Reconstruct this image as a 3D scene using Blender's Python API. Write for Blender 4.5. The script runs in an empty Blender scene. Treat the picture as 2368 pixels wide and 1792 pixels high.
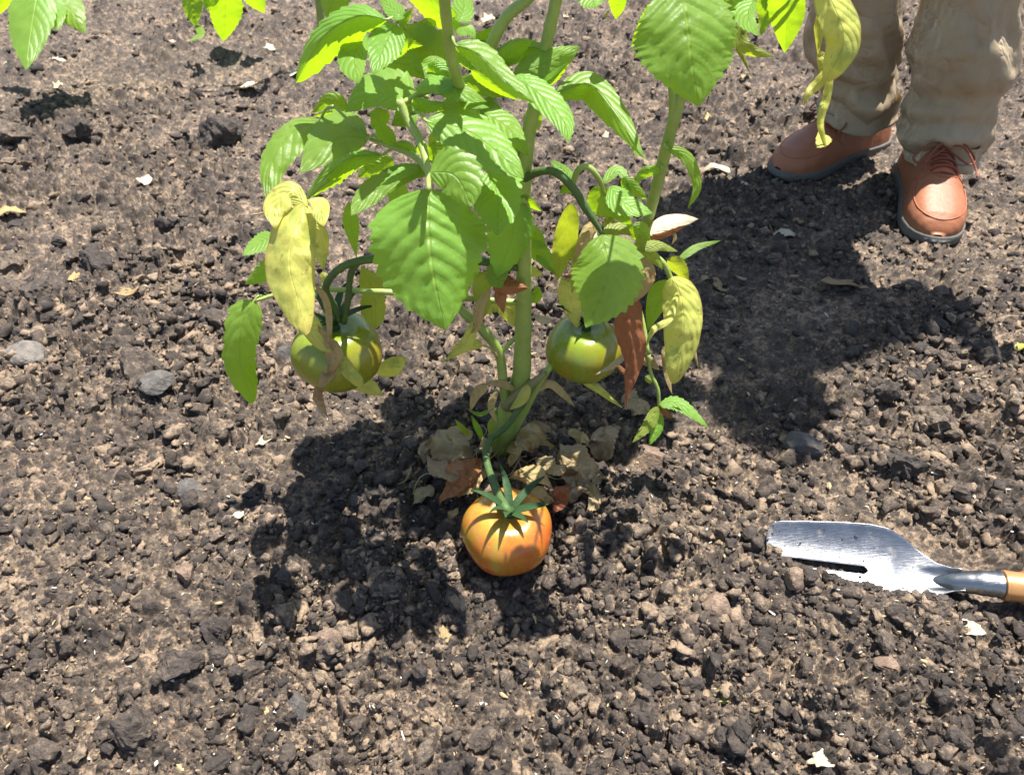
import bpy, bmesh, math, random
import numpy as np
from math import sin, cos, pi, radians
from mathutils import Vector

# ------------------------------------------------------------------ camera, light
C = bpy.context.scene
COL = C.collection
PITCH = radians(42.0); H = 0.80; FPX = 1789.0
SP, CP = sin(PITCH), cos(PITCH)
cam_d = bpy.data.cameras.new('camera'); cam = bpy.data.objects.new('camera', cam_d); COL.objects.link(cam)
cam.location = (0, 0, H); cam.rotation_euler = (pi/2 - PITCH, 0, 0)
cam_d.sensor_width = 36; cam_d.lens = 36*FPX/2368; cam_d.clip_start = 0.02; cam_d.clip_end = 500
cam_d.dof.use_dof = True; cam_d.dof.focus_distance = 0.92; cam_d.dof.aperture_fstop = 10
C.camera = cam
SUN = Vector((0.180, 0.222, 0.957)).normalized()
w = bpy.data.worlds.new('World'); C.world = w; w.use_nodes = True
nt = w.node_tree; bg = nt.nodes['Background']; sky = nt.nodes.new('ShaderNodeTexSky')
sky.sky_type = 'NISHITA'; sky.sun_disc = False
sky.sun_elevation = math.asin(SUN.z); sky.sun_rotation = math.atan2(SUN.x, SUN.y)
nt.links.new(sky.outputs[0], bg.inputs[0]); bg.inputs[1].default_value = 0.085
sl = bpy.data.lights.new('sun', 'SUN'); so = bpy.data.objects.new('sun', sl); COL.objects.link(so)
sl.energy = 5.0; sl.angle = radians(0.5); sl.color = (1.0, 0.965, 0.90)
so.rotation_euler = SUN.to_track_quat('Z', 'Y').to_euler()
C.view_settings.view_transform = 'Standard'; C.view_settings.look = 'None'
C.view_settings.exposure = 1.40; C.view_settings.gamma = 1.0
random.seed(7); rng = np.random.default_rng(11)

FW = Vector((0, CP, -SP)); UP = Vector((0, SP, CP)); RT = Vector((1, 0, 0)); CAM = Vector((0, 0, H))
def D(px, py, d):
    return CAM + d*(FW + RT*((px-1184)/FPX) - UP*((py-896)/FPX))
def gdepth(py, h=0.0):
    return (H-h)/(SP+(py-896)/FPX*CP)
def G(px, py, h=0.0):
    return D(px, py, gdepth(py, h))
def plane(py, Y0=0.74):
    return Y0/(CP-(py-896)/FPX*SP)
def proj(p):
    r = Vector(p)-CAM; z = r.dot(FW)
    return 1184+FPX*r.x/z, 896-FPX*r.dot(UP)/z, z

# ------------------------------------------------------------------ noise
def _hash(ix, iy, seed):
    h = (ix.astype(np.int64)*374761393 + iy.astype(np.int64)*668265263 + seed*1442695041) & 0xffffffff
    h = ((h ^ (h >> 13))*1274126177) & 0xffffffff
    h = ((h ^ (h >> 16))*2246822519) & 0xffffffff
    return ((h ^ (h >> 15)) & 0xffffff)/float(0xffffff)
def vnoise(x, y, seed=0):
    ix = np.floor(x); iy = np.floor(y); fx = x-ix; fy = y-iy
    ux = fx*fx*fx*(fx*(fx*6-15)+10); uy = fy*fy*fy*(fy*(fy*6-15)+10)
    a = _hash(ix, iy, seed); b = _hash(ix+1, iy, seed); c = _hash(ix, iy+1, seed); d = _hash(ix+1, iy+1, seed)
    return (a*(1-ux)+b*ux)*(1-uy)+(c*(1-ux)+d*ux)*uy
def fbm(x, y, seed, octv=4):
    s = 0; a = 1; t = 0
    for o in range(octv):
        s = s + a*(vnoise(x*2**o+o*17.3, y*2**o-o*9.1, seed+o)-.5); t += a; a *= .55
    return s/t
def worley(x, y, seed):
    ix = np.floor(x); iy = np.floor(y)
    f1 = np.full(x.shape, 9.); f2 = np.full(x.shape, 9.); cid = np.zeros(x.shape); gx = np.zeros(x.shape); gy = np.zeros(x.shape)
    for dx in (-1, 0, 1):
        for dy in (-1, 0, 1):
            cx = ix+dx; cy = iy+dy
            ox = cx+_hash(cx, cy, seed); oy = cy+_hash(cx, cy, seed+1)
            d = np.hypot(x-ox, y-oy); m = d < f1
            f2 = np.where(m, f1, np.minimum(f2, d)); f1 = np.where(m, d, f1)
            cid = np.where(m, _hash(cx, cy, seed+2), cid)
            gx = np.where(m, x-ox, gx); gy = np.where(m, y-oy, gy)
    return f1, f2, cid, gx, gy

TRAMP = [(G(1850, 640), .20, .75), (G(1700, 800), .13, .6), (G(1950, 560), .16, .7), (G(1920, 430), .12, .6),
         (G(2000, 1330), .12, .8), (G(2250, 1350), .07, .9), (G(1173, 1290), .06, .9), (G(2160, 520), .08, .9), (G(1900, 390), .12, .9)]
BUMP = [(G(1173, 1262), .050, -.016), (G(1330, 1290), .040, .020), (G(1240, 1375), .045, .014), (G(1080, 1380), .035, .006),
        (G(1850, 1385), .032, .014), (G(1790, 1335), .020, .006), (G(1930, 1410), .03, .012), (G(2010, 1425), .028, .010), (G(2095, 1440), .028, .010), (G(2050, 1450), .055, .008), (G(2250, 1350), .045, -.016),
        (G(1150, 1060), .07, .012), (G(700, 900), .06, -.01), (G(1780, 1180), .05, .004), (G(300, 900), .08, .01)]
def ground_h(x, y, detail=True):
    wx = x+.012*fbm(x*25, y*25, 91, 2); wy = y+.012*fbm(x*25+5, y*25, 95, 2)
    calm = np.zeros_like(x)
    for (c, r, a) in TRAMP:
        calm = np.maximum(calm, a*np.exp(-((x-c.x)**2+(y-c.y)**2)/(r*r)))
    patch = np.clip(fbm(x*3.1, y*3.1, 33, 3)*3+.70, .4, 1)     # cloddy and finer patches
    rough = (1-calm)*patch
    h = .030*fbm(x*2.2, y*2.2, 5, 3)+.010*fbm(x*9, y*9, 8, 3)*(1-calm*.7)
    lump = np.zeros_like(x); tone = np.zeros_like(x)
    for (s, amp, p, sd, k) in ((15, .020, .36, 21, .8), (33, .0170, .55, 31, .9), (68, .0110, .75, 41, .9), (135, .0056, .80, 51, .8), (270, .0019, .85, 56, .5)):
        f1, f2, cid, gx, gy = worley(wx*s, wy*s, sd)
        on = cid < p
        R = .45+.35*((cid*7.13) % 1)
        b = np.sqrt(np.clip(1-(f1/R)**2, 0, 1))
        edge = np.clip((f2-f1)*3.0, 0, 1)
        tilt = 1+.7*(((cid*31.7) % 1)-.5)*gx*2+.7*(((cid*57.3) % 1)-.5)*gy*2
        b = np.where(on, np.minimum(b, .55+.3*((cid*13.7) % 1))*edge*tilt, 0)
        a2 = amp*(.5+((cid*91.7) % 1))*(rough if s < 50 else (1-.6*calm)*(.45+.55*patch))
        lump = lump+a2*b*(1 if s < 100 else np.clip((2.1-y)/.9, .0 if s > 200 else .35, 1))
        tone = np.maximum(tone, b*k*(.45+.9*((cid*47.9) % 1))*np.where(on, 1, 0))
    h = h+lump
    if detail:
        h = h+.0065*fbm(x*85, y*85, 61, 4)*(1-.45*calm)+.0012*fbm(x*420, y*420, 71, 2)
    for (c, r, a) in BUMP:
        h = h+a*np.exp(-((x-c.x)**2+(y-c.y)**2)/(r*r))
    return h, tone, calm
def gh(x, y):
    return float(ground_h(np.array([x]), np.array([y]))[0][0])

# ------------------------------------------------------------------ helpers
def tag(o, label=None, cat=None, group=None, kind=None):
    if label: o['label'] = label
    if cat: o['category'] = cat
    if group: o['group'] = group
    if kind: o['kind'] = kind
    return o
def empty(name, loc):
    o = bpy.data.objects.new(name, None); COL.objects.link(o); o.location = loc; o.empty_display_size = .05
    return o
def org_of(o):
    v = Vector((0, 0, 0))
    while o is not None:
        v += Vector(o.location); o = o.parent
    return v
def mk(name, V, F, mat, parent=None, smooth=True, uv=None, loc=None):
    me = bpy.data.meshes.new(name)
    org = org_of(parent) if parent is not None else (Vector(loc) if loc is not None else sum((Vector(v) for v in V), Vector())/max(1, len(V)))
    me.from_pydata([tuple(Vector(v)-org) for v in V], [], F)
    if uv is not None:
        l = me.uv_layers.new(name='UVMap')
        vi = np.zeros(len(me.loops), dtype=np.int32); me.loops.foreach_get('vertex_index', vi)
        l.data.foreach_set('uv', np.asarray(uv, dtype=np.float32)[vi].ravel())
    if smooth: me.polygons.foreach_set('use_smooth', [True]*len(me.polygons))
    for m in (mat if isinstance(mat, (list, tuple)) else [mat]): me.materials.append(m)
    me.update()
    o = bpy.data.objects.new(name, me); COL.objects.link(o)
    if parent is not None: o.parent = parent
    else: o.location = org
    return o
def mesh_np(name, V, F, mat, smooth=True, attr=None):
    me = bpy.data.meshes.new(name); n = F.shape[1]
    me.vertices.add(len(V)); me.vertices.foreach_set('co', V.astype(np.float32).ravel())
    me.loops.add(F.size); me.loops.foreach_set('vertex_index', F.astype(np.int32).ravel())
    me.polygons.add(len(F)); me.polygons.foreach_set('loop_start', np.arange(0, F.size, n, dtype=np.int32))
    me.polygons.foreach_set('loop_total', np.full(len(F), n, dtype=np.int32))
    if smooth: me.polygons.foreach_set('use_smooth', np.ones(len(F), dtype=bool))
    for k, a in (attr or {}).items():
        at = me.attributes.new(k, 'FLOAT', 'POINT'); at.data.foreach_set('value', a.astype(np.float32))
    me.materials.append(mat); me.update(calc_edges=True)
    o = bpy.data.objects.new(name, me); COL.objects.link(o)
    return o
def crom(P, n):
    P = [Vector(p) for p in P]
    if len(P) == 2: return [P[0].lerp(P[1], i/n) for i in range(n+1)]
    Q = [P[0]*2-P[1]]+P+[P[-1]*2-P[-2]]; out = []; m = len(P)-1
    for i in range(n+1):
        t = i/n*m; k = min(int(t), m-1); t -= k
        a, b, c, d = Q[k:k+4]
        out.append(.5*((2*b)+(c-a)*t+(2*a-5*b+4*c-d)*t*t+(3*b-a-3*c+d)*t*t*t))
    return out
def tube_vf(P, R, n=None, sides=10, ridge=0., cap=True):
    n = n or max(6, 6*(len(P)-1)); C_ = crom(P, n)
    if not isinstance(R, (list, tuple)): R = [R, R]
    rr = [float(np.interp(i/n, np.linspace(0, 1, len(R)), R)) for i in range(n+1)]
    V = []; F = []; up = Vector((.31, .2, .93)); jj = random.Random(int(abs(C_[0].x*1e4)) % 9973); rr = [q*(1+jj.uniform(-.045, .045)) for q in rr]
    for i, c in enumerate(C_):
        t = (C_[min(i+1, n)]-C_[max(i-1, 0)]).normalized()
        if i == 0: a = t.cross(up).normalized()
        else: a = (a-t*a.dot(t)).normalized()
        b = t.cross(a)
        for k in range(sides):
            th = 2*pi*k/sides; r = rr[i]*(1+ridge*(1 if k % 2 else -1))
            V.append(c+(a*cos(th)+b*sin(th))*r)
    for i in range(n):
        for k in range(sides):
            F.append((i*sides+k, i*sides+(k+1) % sides, (i+1)*sides+(k+1) % sides, (i+1)*sides+k))
    if cap:
        F.append(tuple(range(sides))[::-1]); F.append(tuple(n*sides+k for k in range(sides)))
    return V, F
def tube(name, P, R, mat, parent, **k):
    V, F = tube_vf(P, R, **k); return mk(name, V, F, mat, parent)
def join_vf(L):
    V = []; F = []
    for v, f in L:
        o = len(V); V += list(v); F += [tuple(i+o for i in q) for q in f]
    return V, F

# ------------------------------------------------------------------ materials
class NT:
    def __init__(s, name):
        s.m = bpy.data.materials.new(name); s.m.use_nodes = True; s.t = s.m.node_tree; s.b = s.t.nodes['Principled BSDF']; s.out = s.t.nodes['Material Output']
    def n(s, typ, **k):
        nd = s.t.nodes.new(typ)
        for a, v in k.items(): setattr(nd, a, v)
        return nd
    def l(s, a, b): s.t.links.new(a, b)
    def setv(s, sock, v):
        if hasattr(v, 'is_output') or isinstance(v, bpy.types.NodeSocket): s.l(v, sock)
        else: sock.default_value = v
    def math(s, op, a, b=0., c=None, clamp=False):
        nd = s.n('ShaderNodeMath', operation=op, use_clamp=clamp); s.setv(nd.inputs[0], a); s.setv(nd.inputs[1], b)
        if c is not None: s.setv(nd.inputs[2], c)
        return nd.outputs[0]
    def noise(s, scale, detail=4., rough=.55, vec=None, dist=0.):
        nd = s.n('ShaderNodeTexNoise'); nd.inputs['Scale'].default_value = scale; nd.inputs['Detail'].default_value = detail
        nd.inputs['Roughness'].default_value = rough; nd.inputs['Distortion'].default_value = dist
        s.l(vec if vec is not None else s.obj(), nd.inputs['Vector']); return nd.outputs['Fac']
    def obj(s):
        if not hasattr(s, '_tc'): s._tc = s.n('ShaderNodeTexCoord')
        return s._tc.outputs['Object']
    def pos(s):
        if not hasattr(s, '_g'): s._g = s.n('ShaderNodeNewGeometry')
        return s._g.outputs['Position']
    def ramp(s, fac, stops, interp='LINEAR'):
        nd = s.n('ShaderNodeValToRGB'); nd.color_ramp.interpolation = interp; e = nd.color_ramp.elements
        while len(e) < len(stops): e.new(.5)
        for q, (p, c) in zip(e, stops): q.position = p; q.color = (*c, 1)
        s.setv(nd.inputs[0], fac); return nd.outputs[0]
    def mix(s, f, a, b, bt='MIX'):
        nd = s.n('ShaderNodeMix', data_type='RGBA', blend_type=bt); s.setv(nd.inputs[0], f)
        s.setv(nd.inputs[6], a if not isinstance(a, tuple) else (*a, 1)); s.setv(nd.inputs[7], b if not isinstance(b, tuple) else (*b, 1)); return nd.outputs[2]
    def bump(s, h, dist, strength=1.):
        nd = s.n('ShaderNodeBump'); nd.inputs['Strength'].default_value = strength; nd.inputs['Distance'].default_value = dist
        s.l(h, nd.inputs['Height']); return nd.outputs[0]

def soil_mat(name, attr=True, dark=(.038, .030, .026), mid=(.098, .073, .054), tan=(.255, .184, .124)):
    s = NT(name); p = s.pos()
    n1 = s.noise(75, 5, .65, p); n2 = s.noise(900, 3, .6, p); n3 = s.noise(7, 3, .5, p); n4 = s.noise(260, 4, .65, p, .6)
    if attr:
        a = s.n('ShaderNodeAttribute', attribute_name='tone').outputs['Fac']
    else:
        a = s.math('ADD', s.n('ShaderNodeObjectInfo').outputs['Random'], .1)
    t = s.math('MULTIPLY_ADD', a, -.50, .66)
    t = s.math('ADD', t, s.math('MULTIPLY_ADD', n1, 1.3, -.67)); t = s.math('ADD', t, s.math('MULTIPLY_ADD', n4, .9, -.47))
    t = s.math('ADD', t, s.math('MULTIPLY_ADD', n3, .55, -.27))
    col = s.ramp(t, [(.12, dark), (.45, mid), (.68, tan), (.95, (tan[0]*1.25, tan[1]*1.22, tan[2]*1.18))])
    fleck = s.ramp(s.noise(330, 2, .5, p), [(.73, (0, 0, 0)), (.76, (1, 1, 1))])
    col = s.mix(s.math('MULTIPLY', fleck, .5), col, (.34, .29, .23))
    s.l(col, s.b.inputs['Base Color']); s.b.inputs['Roughness'].default_value = .82; s.b.inputs['Specular IOR Level'].default_value = .35
    hb = s.math('ADD', s.math('MULTIPLY', n4, 1.6), s.math('MULTIPLY', n2, .6))
    s.l(s.bump(hb, .0022, .9), s.b.inputs['Normal'])
    return s.m
M_SOIL = soil_mat('loose_soil'); M_CLOD = soil_mat('clod_soil')
M_CLODO = soil_mat('clod_soil_single', attr=False, dark=(.044, .035, .030), mid=(.088, .067, .052), tan=(.18, .135, .095))
M_STONE_G = soil_mat('grey_stone', attr=False, dark=(.080, .072, .066), mid=(.130, .115, .102), tan=(.185, .160, .135))
M_STONE_B = soil_mat('brown_stone', attr=False, dark=(.13, .085, .06), mid=(.20, .14, .10), tan=(.27, .19, .135))

def leaf_mat(name, top, under, trans, tf=.55, rough=.42, vein=.5, blotch=None, edgec=None, vary=.25, bump=1., spec=.5):
    s = NT(name); uvn = s.n('ShaderNodeUVMap'); uv = uvn.outputs[0]
    sep = s.n('ShaderNodeSeparateXYZ'); s.l(uv, sep.inputs[0]); u = sep.outputs[0]
    v = s.math('ABSOLUTE', s.math('MULTIPLY_ADD', sep.outputs[1], 2., -1.))
    wob = s.math('MULTIPLY_ADD', s.noise(11, 2, .5), .16, -.08)
    ph = s.math('MULTIPLY', s.math('ADD', s.math('SUBTRACT', u, s.math('MULTIPLY_ADD', s.math('MULTIPLY', v, v), .10, s.math('MULTIPLY', v, .24))), wob), s.math('MULTIPLY_ADD', s.n('ShaderNodeObjectInfo').outputs['Random'], 2.5, 5.8))
    fr = s.math('FRACT', ph); tri = s.math('ABSOLUTE', s.math('SUBTRACT', fr, .5))       # .5 at a side vein
    side = s.math('MULTIPLY_ADD', tri, 22., -10.1, clamp=True)
    mid = s.math('SUBTRACT', 1., s.math('MULTIPLY', v, 22.), clamp=True)
    vor = s.n('ShaderNodeTexVoronoi', feature='DISTANCE_TO_EDGE'); vor.inputs['Scale'].default_value = 190; s.l(s.obj(), vor.inputs['Vector'])
    net = s.math('SUBTRACT', 1., s.math('MULTIPLY', vor.outputs['Distance'], 9.), clamp=True)
    vm = s.math('MAXIMUM', mid, s.math('MULTIPLY', side, .75)); vm2 = s.math('MAXIMUM', vm, s.math('MULTIPLY', net, .28))
    rnd = s.n('ShaderNodeObjectInfo').outputs['Random']
    big = s.noise(22, 3, .55)
    val = s.math('ADD', s.math('MULTIPLY_ADD', rnd, vary, 1-vary/2), s.math('MULTIPLY_ADD', big, .5, -.25))
    geo = s.n('ShaderNodeNewGeometry')
    base = s.mix(geo.outputs['Backfacing'], top, under)
    hsv = s.n('ShaderNodeHueSaturation'); s.l(base, hsv.inputs['Color']); s.l(val, hsv.inputs['Value'])
    s.l(s.math('MULTIPLY_ADD', rnd, .02, .49), hsv.inputs['Hue'])
    col = s.mix(s.math('MULTIPLY', vm, vein), hsv.outputs[0], (min(1, top[0]*2.2+.04), min(1, top[1]*1.7+.04), top[2]*1.6+.02))
    tcol = s.mix(s.math('MULTIPLY', vm2, .55), trans, (trans[0]*.38, trans[1]*.50, trans[2]*.4))
    if blotch:
        bm = s.ramp(s.noise(30, 5, .7, dist=.8), [(.50, (0, 0, 0)), (.66, (1, 1, 1))])
        col = s.mix(s.math('MULTIPLY', bm, .85), col, blotch); tcol = s.mix(s.math('MULTIPLY', bm, .7), tcol, blotch)
        sp_ = s.ramp(s.noise(95, 3, .6), [(.64, (0, 0, 0)), (.70, (1, 1, 1))]); col = s.mix(s.math('MULTIPLY', sp_, .55), col, (.22, .12, .04)); tcol = s.mix(s.math('MULTIPLY', sp_, .5), tcol, (.20, .10, .03))
        edge = s.math('ADD', s.math('MULTIPLY_ADD', v, 7., -6.1, clamp=True), s.math('MULTIPLY_ADD', u, 6., -5.2, clamp=True), clamp=True)
        col = s.mix(s.math('MULTIPLY', edge, .7), col, edgec or blotch)
    s.l(col, s.b.inputs['Base Color']); s.b.inputs['Roughness'].default_value = rough; s.b.inputs['Specular IOR Level'].default_value = spec
    dome = s.math('SINE', s.math('MULTIPLY', fr, pi))
    hb = s.math('ADD', s.math('MULTIPLY', dome, .60), s.math('ADD', s.math('MULTIPLY', s.math('SUBTRACT', 1., net), .05), s.math('MULTIPLY', s.noise(70, 3, .6), .35)))
    hb = s.math('SUBTRACT', hb, s.math('MULTIPLY', mid, .8)); hb = s.math('ADD', hb, s.math('MULTIPLY', s.noise(130, 4, .65, dist=.5), .5))
    nb = s.bump(hb, .0011*bump, .8); s.l(nb, s.b.inputs['Normal'])
    tr = s.n('ShaderNodeBsdfTranslucent'); s.l(tcol, tr.inputs[0])
    mx = s.n('ShaderNodeMixShader'); mx.inputs[0].default_value = tf
    s.l(s.b.outputs[0], mx.inputs[1]); s.l(tr.outputs[0], mx.inputs[2]); s.l(mx.outputs[0], s.out.inputs[0])
    return s.m
MG = leaf_mat('green_leaf', (.185, .345, .050), (.17, .295, .058), (.40, .60, .008))
MYG = leaf_mat('yellow_green_leaf', (.24, .30, .055), (.25, .29, .07), (.44, .50, .02), blotch=None)
MY = leaf_mat('yellow_leaf', (.55, .54, .12), (.52, .51, .14), (.60, .58, .05), tf=.45, blotch=(.30, .36, .07), edgec=(.36, .20, .07), bump=.8)
MT = leaf_mat('tan_dry_leaf', (.42, .32, .15), (.40, .31, .16), (.50, .36, .12), tf=.35, rough=.6, blotch=(.26, .13, .05), bump=.9, spec=.3)
MR = leaf_mat('red_brown_dry_leaf', (.29, .12, .050), (.27, .12, .055), (.46, .17, .05), tf=.35, rough=.55, blotch=(.20, .07, .03), bump=.9, spec=.35)
MGR = leaf_mat('papery_fallen_leaf', (.30, .225, .125), (.29, .22, .13), (.36, .26, .12), tf=.25, rough=.6, blotch=(.24, .16, .09), bump=.9, spec=.3)
MW = leaf_mat('bleached_leaf', (.58, .50, .35), (.56, .49, .36), (.55, .45, .26), tf=.25, rough=.6, blotch=(.50, .36, .22), bump=1.5, spec=.3)
def simple(name, col, rough=.5, spec=.5, metal=0., nscale=80, vary=.25, bump=0., col2=None, coat=0., sss=0.):
    s = NT(name); n = s.noise(nscale, 4, .6)
    c = s.mix(n, tuple(x*(1-vary) for x in col), col2 or tuple(min(1, x*(1+vary)) for x in col))
    s.l(c, s.b.inputs['Base Color']); s.b.inputs['Roughness'].default_value = rough; s.b.inputs['Specular IOR Level'].default_value = spec
    s.b.inputs['Metallic'].default_value = metal; s.b.inputs['Coat Weight'].default_value = coat
    if sss: s.b.inputs['Subsurface Weight'].default_value = sss; s.b.inputs['Subsurface Radius'].default_value = (.006, .006, .002)
    if bump: s.l(s.bump(s.noise(nscale*3, 4, .6), bump), s.b.inputs['Normal'])
    return s
M_STEM = simple('green_stem', (.20, .29, .055), .45, .5, nscale=60, col2=(.31, .39, .09), bump=.0006, sss=.1).m
M_STEMB = simple('woody_stem_base', (.16, .17, .07), .55, .4, nscale=45, col2=(.24, .21, .10), bump=.0012).m
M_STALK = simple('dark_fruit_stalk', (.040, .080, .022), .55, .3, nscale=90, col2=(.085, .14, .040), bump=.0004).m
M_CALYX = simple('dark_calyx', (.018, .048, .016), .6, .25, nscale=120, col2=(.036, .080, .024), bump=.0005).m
M_TANSTEM = simple('dry_stem', (.30, .22, .09), .6, .3, nscale=90, col2=(.42, .33, .15), bump=.0006).m

# ------------------------------------------------------------------ ground
def build_ground():
    far = [(-80, -80), (80, -80), (80, 160), (-80, 160)]
    n = 40; V = []; F = []
    for j in range(n+1):
        for i in range(n+1):
            V.append((-80+160*i/n, -80+240*j/n, -.075))
    for j in range(n):
        for i in range(n): F.append((j*(n+1)+i, j*(n+1)+i+1, (j+1)*(n+1)+i+1, (j+1)*(n+1)+i))
    tag(mk('ground', V, F, M_SOIL), kind='structure')
    ys = np.concatenate([np.array([-560, -500, -440, -390, -340, -295, -250, -210, -170, -135, -100, -75, -55, -47]), np.arange(-40, 500, 1.75), np.arange(500, 1830, 2.9), np.arange(1840, 2300, 24)])
    xs = np.concatenate([np.arange(-2600, -200, 60), np.arange(-190, -50, 12), np.arange(-42, 2412, 3.3), np.arange(2420, 2560, 12), np.arange(2570, 5000, 60)])
    z = H/(SP+(ys-896)/FPX*CP); Yw = z*(CP-(ys-896)/FPX*SP)
    X = ((xs[None, :]-1184)/FPX)*z[:, None]; Y = np.repeat(Yw[:, None], len(xs), 1)
    jit = rng.random(X.shape)
    h, tone, calm = ground_h(X, Y)
    V = np.stack([X, Y, h], -1).reshape(-1, 3); nx = len(xs); ny = len(ys)
    a = (np.arange(ny-1)[:, None]*nx+np.arange(nx-1)[None, :]).ravel()
    Fq = np.stack([a, a+nx, a+nx+1, a+1], 1)[:, ::-1]
    o = mesh_np('soil_bed', V, Fq, M_SOIL, attr={'tone': tone.ravel()})
    tag(o, kind='structure')
build_ground()

# clod shapes
def ico(sub):
    bm = bmesh.new(); bmesh.ops.create_icosphere(bm, subdivisions=sub, radius=1)
    V = np.array([v.co[:] for v in bm.verts]); F = np.array([[v.index for v in f.verts] for f in bm.faces]); bm.free(); return V, F
def clod_shape(sub, seed, flat=.75, ncut=11, rough=.10, d0=.36):
    r = np.random.default_rng(seed); V, F = ico(sub); V = V.copy()
    for k in range(ncut):
        n = r.normal(size=3); n /= np.linalg.norm(n); d = r.uniform(d0, d0+.42)
        t = V@n; over = np.clip(t-d, 0, None); V -= over[:, None]*n[None, :]
    if rough:
        nn = V/np.linalg.norm(V, axis=1)[:, None]
        q = nn*3.1+seed; b = fbm(q[:, 0]+q[:, 2]*.7, q[:, 1]-q[:, 2]*.6, seed, 3); V *= (1+rough*4*b)[:, None]*1.0
    if sub <= 2: V *= (1+r.normal(size=len(V))*(.16 if sub == 2 else .26))[:, None]
    V *= np.array([1.15, r.uniform(.6, 1.), flat*r.uniform(.65, 1.1)]) if sub <= 2 else np.array([1.05, r.uniform(.8, 1.), flat*1.1])[None, :]
    return V, F
def scatter(name, N, rmin, rmax, sub, tones, seed, label, mat=M_CLOD, calmcut=.35, power=2.2, yrange=(-60, 1850), flat=.8, lift=.25, minpx=3.5, rexp=0):
    r = np.random.default_rng(seed)
    py = r.uniform(*yrange, N*5); px = r.uniform(-60, 2430, N*5)
    z = H/(SP+(py-896)/FPX*CP); X = (px-1184)/FPX*z; Y = z*(CP-(py-896)/FPX*SP)
    patch = np.clip(fbm(X*3.1, Y*3.1, 33, 3)*3+.70, .45, 1)*np.clip(.7+4*fbm(X*16, Y*16, 35, 2), .3, 1)
    h, t, calm = ground_h(X, Y)
    rad = rmin*(rmin/rmax)**(-r.random(len(X))**power)
    rad = rad*np.clip(1.25-.45*(py-700)/1100, .75, 1.25)*(1+.5*(fbm(X*6, Y*6, 77, 2)))
    keep = (r.random(len(X)) < patch*(1-calm*(1-calmcut))) & (rad/z*FPX > minpx)
    for (c, rr) in FINE: keep &= ~((((X-c.x)**2+(Y-c.y)**2) < (rr*(.8+.6*fbm(X*9, Y*9, 55, 2)*2))**2) & (rad > .0042) & (r.random(len(X)) < .8))
    # keep clear of tomato and trowel blade
    for (c, rr) in CLEAR: keep &= ((X-c.x)**2+(Y-c.y)**2) > rr*rr
    idx = np.nonzero(keep)[0][:N]
    X, Y, h, rad = X[idx], Y[idx], h[idx], rad[idx]; n = len(idx)
    shapes = [clod_shape(sub, 100+seed*10+k, flat) for k in range(10)]
    nv = len(shapes[0][0]); Fb = shapes[0][1]
    SV = np.stack([s[0] for s in shapes]); pick = r.integers(0, 10, n)
    A = r.uniform(0, 2*pi, n); T = r.uniform(-.6, .6, n); ca, sa, ct, st = np.cos(A), np.sin(A), np.cos(T), np.sin(T)
    P = SV[pick]*rad[:, None, None]
    x1 = P[..., 0]*ct[:, None]+P[..., 2]*st[:, None]; z1 = -P[..., 0]*st[:, None]+P[..., 2]*ct[:, None]
    x2 = x1*ca[:, None]-P[..., 1]*sa[:, None]; y2 = x1*sa[:, None]+P[..., 1]*ca[:, None]
    V = np.stack([x2+X[:, None], y2+Y[:, None], z1+h[:, None]+rad[:, None]*lift], -1).reshape(-1, 3)
    Fa = (Fb[None]+(np.arange(n)*nv)[:, None, None]).reshape(-1, 3)
    tone = np.repeat(r.uniform(*tones, n), nv)
    o = mesh_np(name, V, Fa, mat, smooth=False, attr={'tone': tone})
    tag(o, label, 'soil', kind='stuff'); return o
P_TOM = G(1173, 1275); FINE = [(G(90, 1640), .085), (G(1950, 1600), .10), (G(520, 1440), .05), (G(1250, 1700), .06), (G(2250, 1700), .05), (G(170, 470), .22), (G(420, 160), .25), (G(1900, 800), .12)]; CLEAR = [(P_TOM, .050), (G(2120, 1310), .05), (G(2010, 1285), .035), (G(2060, 1330), .035), (G(1900, 1265), .028), (G(2240, 1340), .035), (G(1150, 1060), .02), (G(1980, 1350), .02),
    (G(2330, 1350), .05), (G(2162, 500), .055), (G(2165, 430), .06), (G(2165, 380), .05), (G(1850, 395), .055), (G(1930, 370), .05), (G(2010, 340), .05)]
scatter('soil_clumps', 9500, .0042, .012, 2, (-.15, 1.15), 3, 'dense scatter of angular dark brown soil clumps covering the bed', power=2.4, lift=.15, rexp=1)
scatter('soil_lumps', 3600, .0075, .0170, 2, (-.1, 1.0), 6, 'half-buried medium brown lumps of soil all over the bed', power=1.6, lift=.0)
scatter('soil_crumbs', 20000, .0020, .0048, 1, (-.3, 1.1), 4, 'fine crumbs of dark and tan soil filling the gaps between clods', power=1.8, minpx=3., lift=.05, rexp=1)

# ------------------------------------------------------------------ single clods and stones
def rock_vf(seed, sub=3, flat=.75, ncut=11, rough=.10):
    return clod_shape(sub, seed, flat, ncut, rough, .52)
def rock_obj(name, px, py, rpx, mat, seed, sub=3, flat=.75, lift=.15, label=None, cat='clod', group=None, aspect=1., ncut=11, rough=.1):
    p = G(px, py); r = rpx/FPX*gdepth(py); g = gh(p.x, p.y)
    V, F = rock_vf(seed, sub, flat, ncut, rough); V = V*np.array([r*aspect, r, r])
    a = random.uniform(-.5, .5); t = random.uniform(-.25, .25)
    ca, sa = cos(a), sin(a); R1 = np.array([[ca, -sa, 0], [sa, ca, 0], [0, 0, 1]]); R2 = np.array([[1, 0, 0], [0, cos(t), -sin(t)], [0, sin(t), cos(t)]])
    V = V@(R1@R2).T
    me_o = mk(name, [(x+p.x, y+p.y, z+g+r*flat*lift) for x, y, z in V], [tuple(f) for f in F], mat, smooth=False, loc=(p.x, p.y, g))
    return tag(me_o, label, cat, group)
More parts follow.
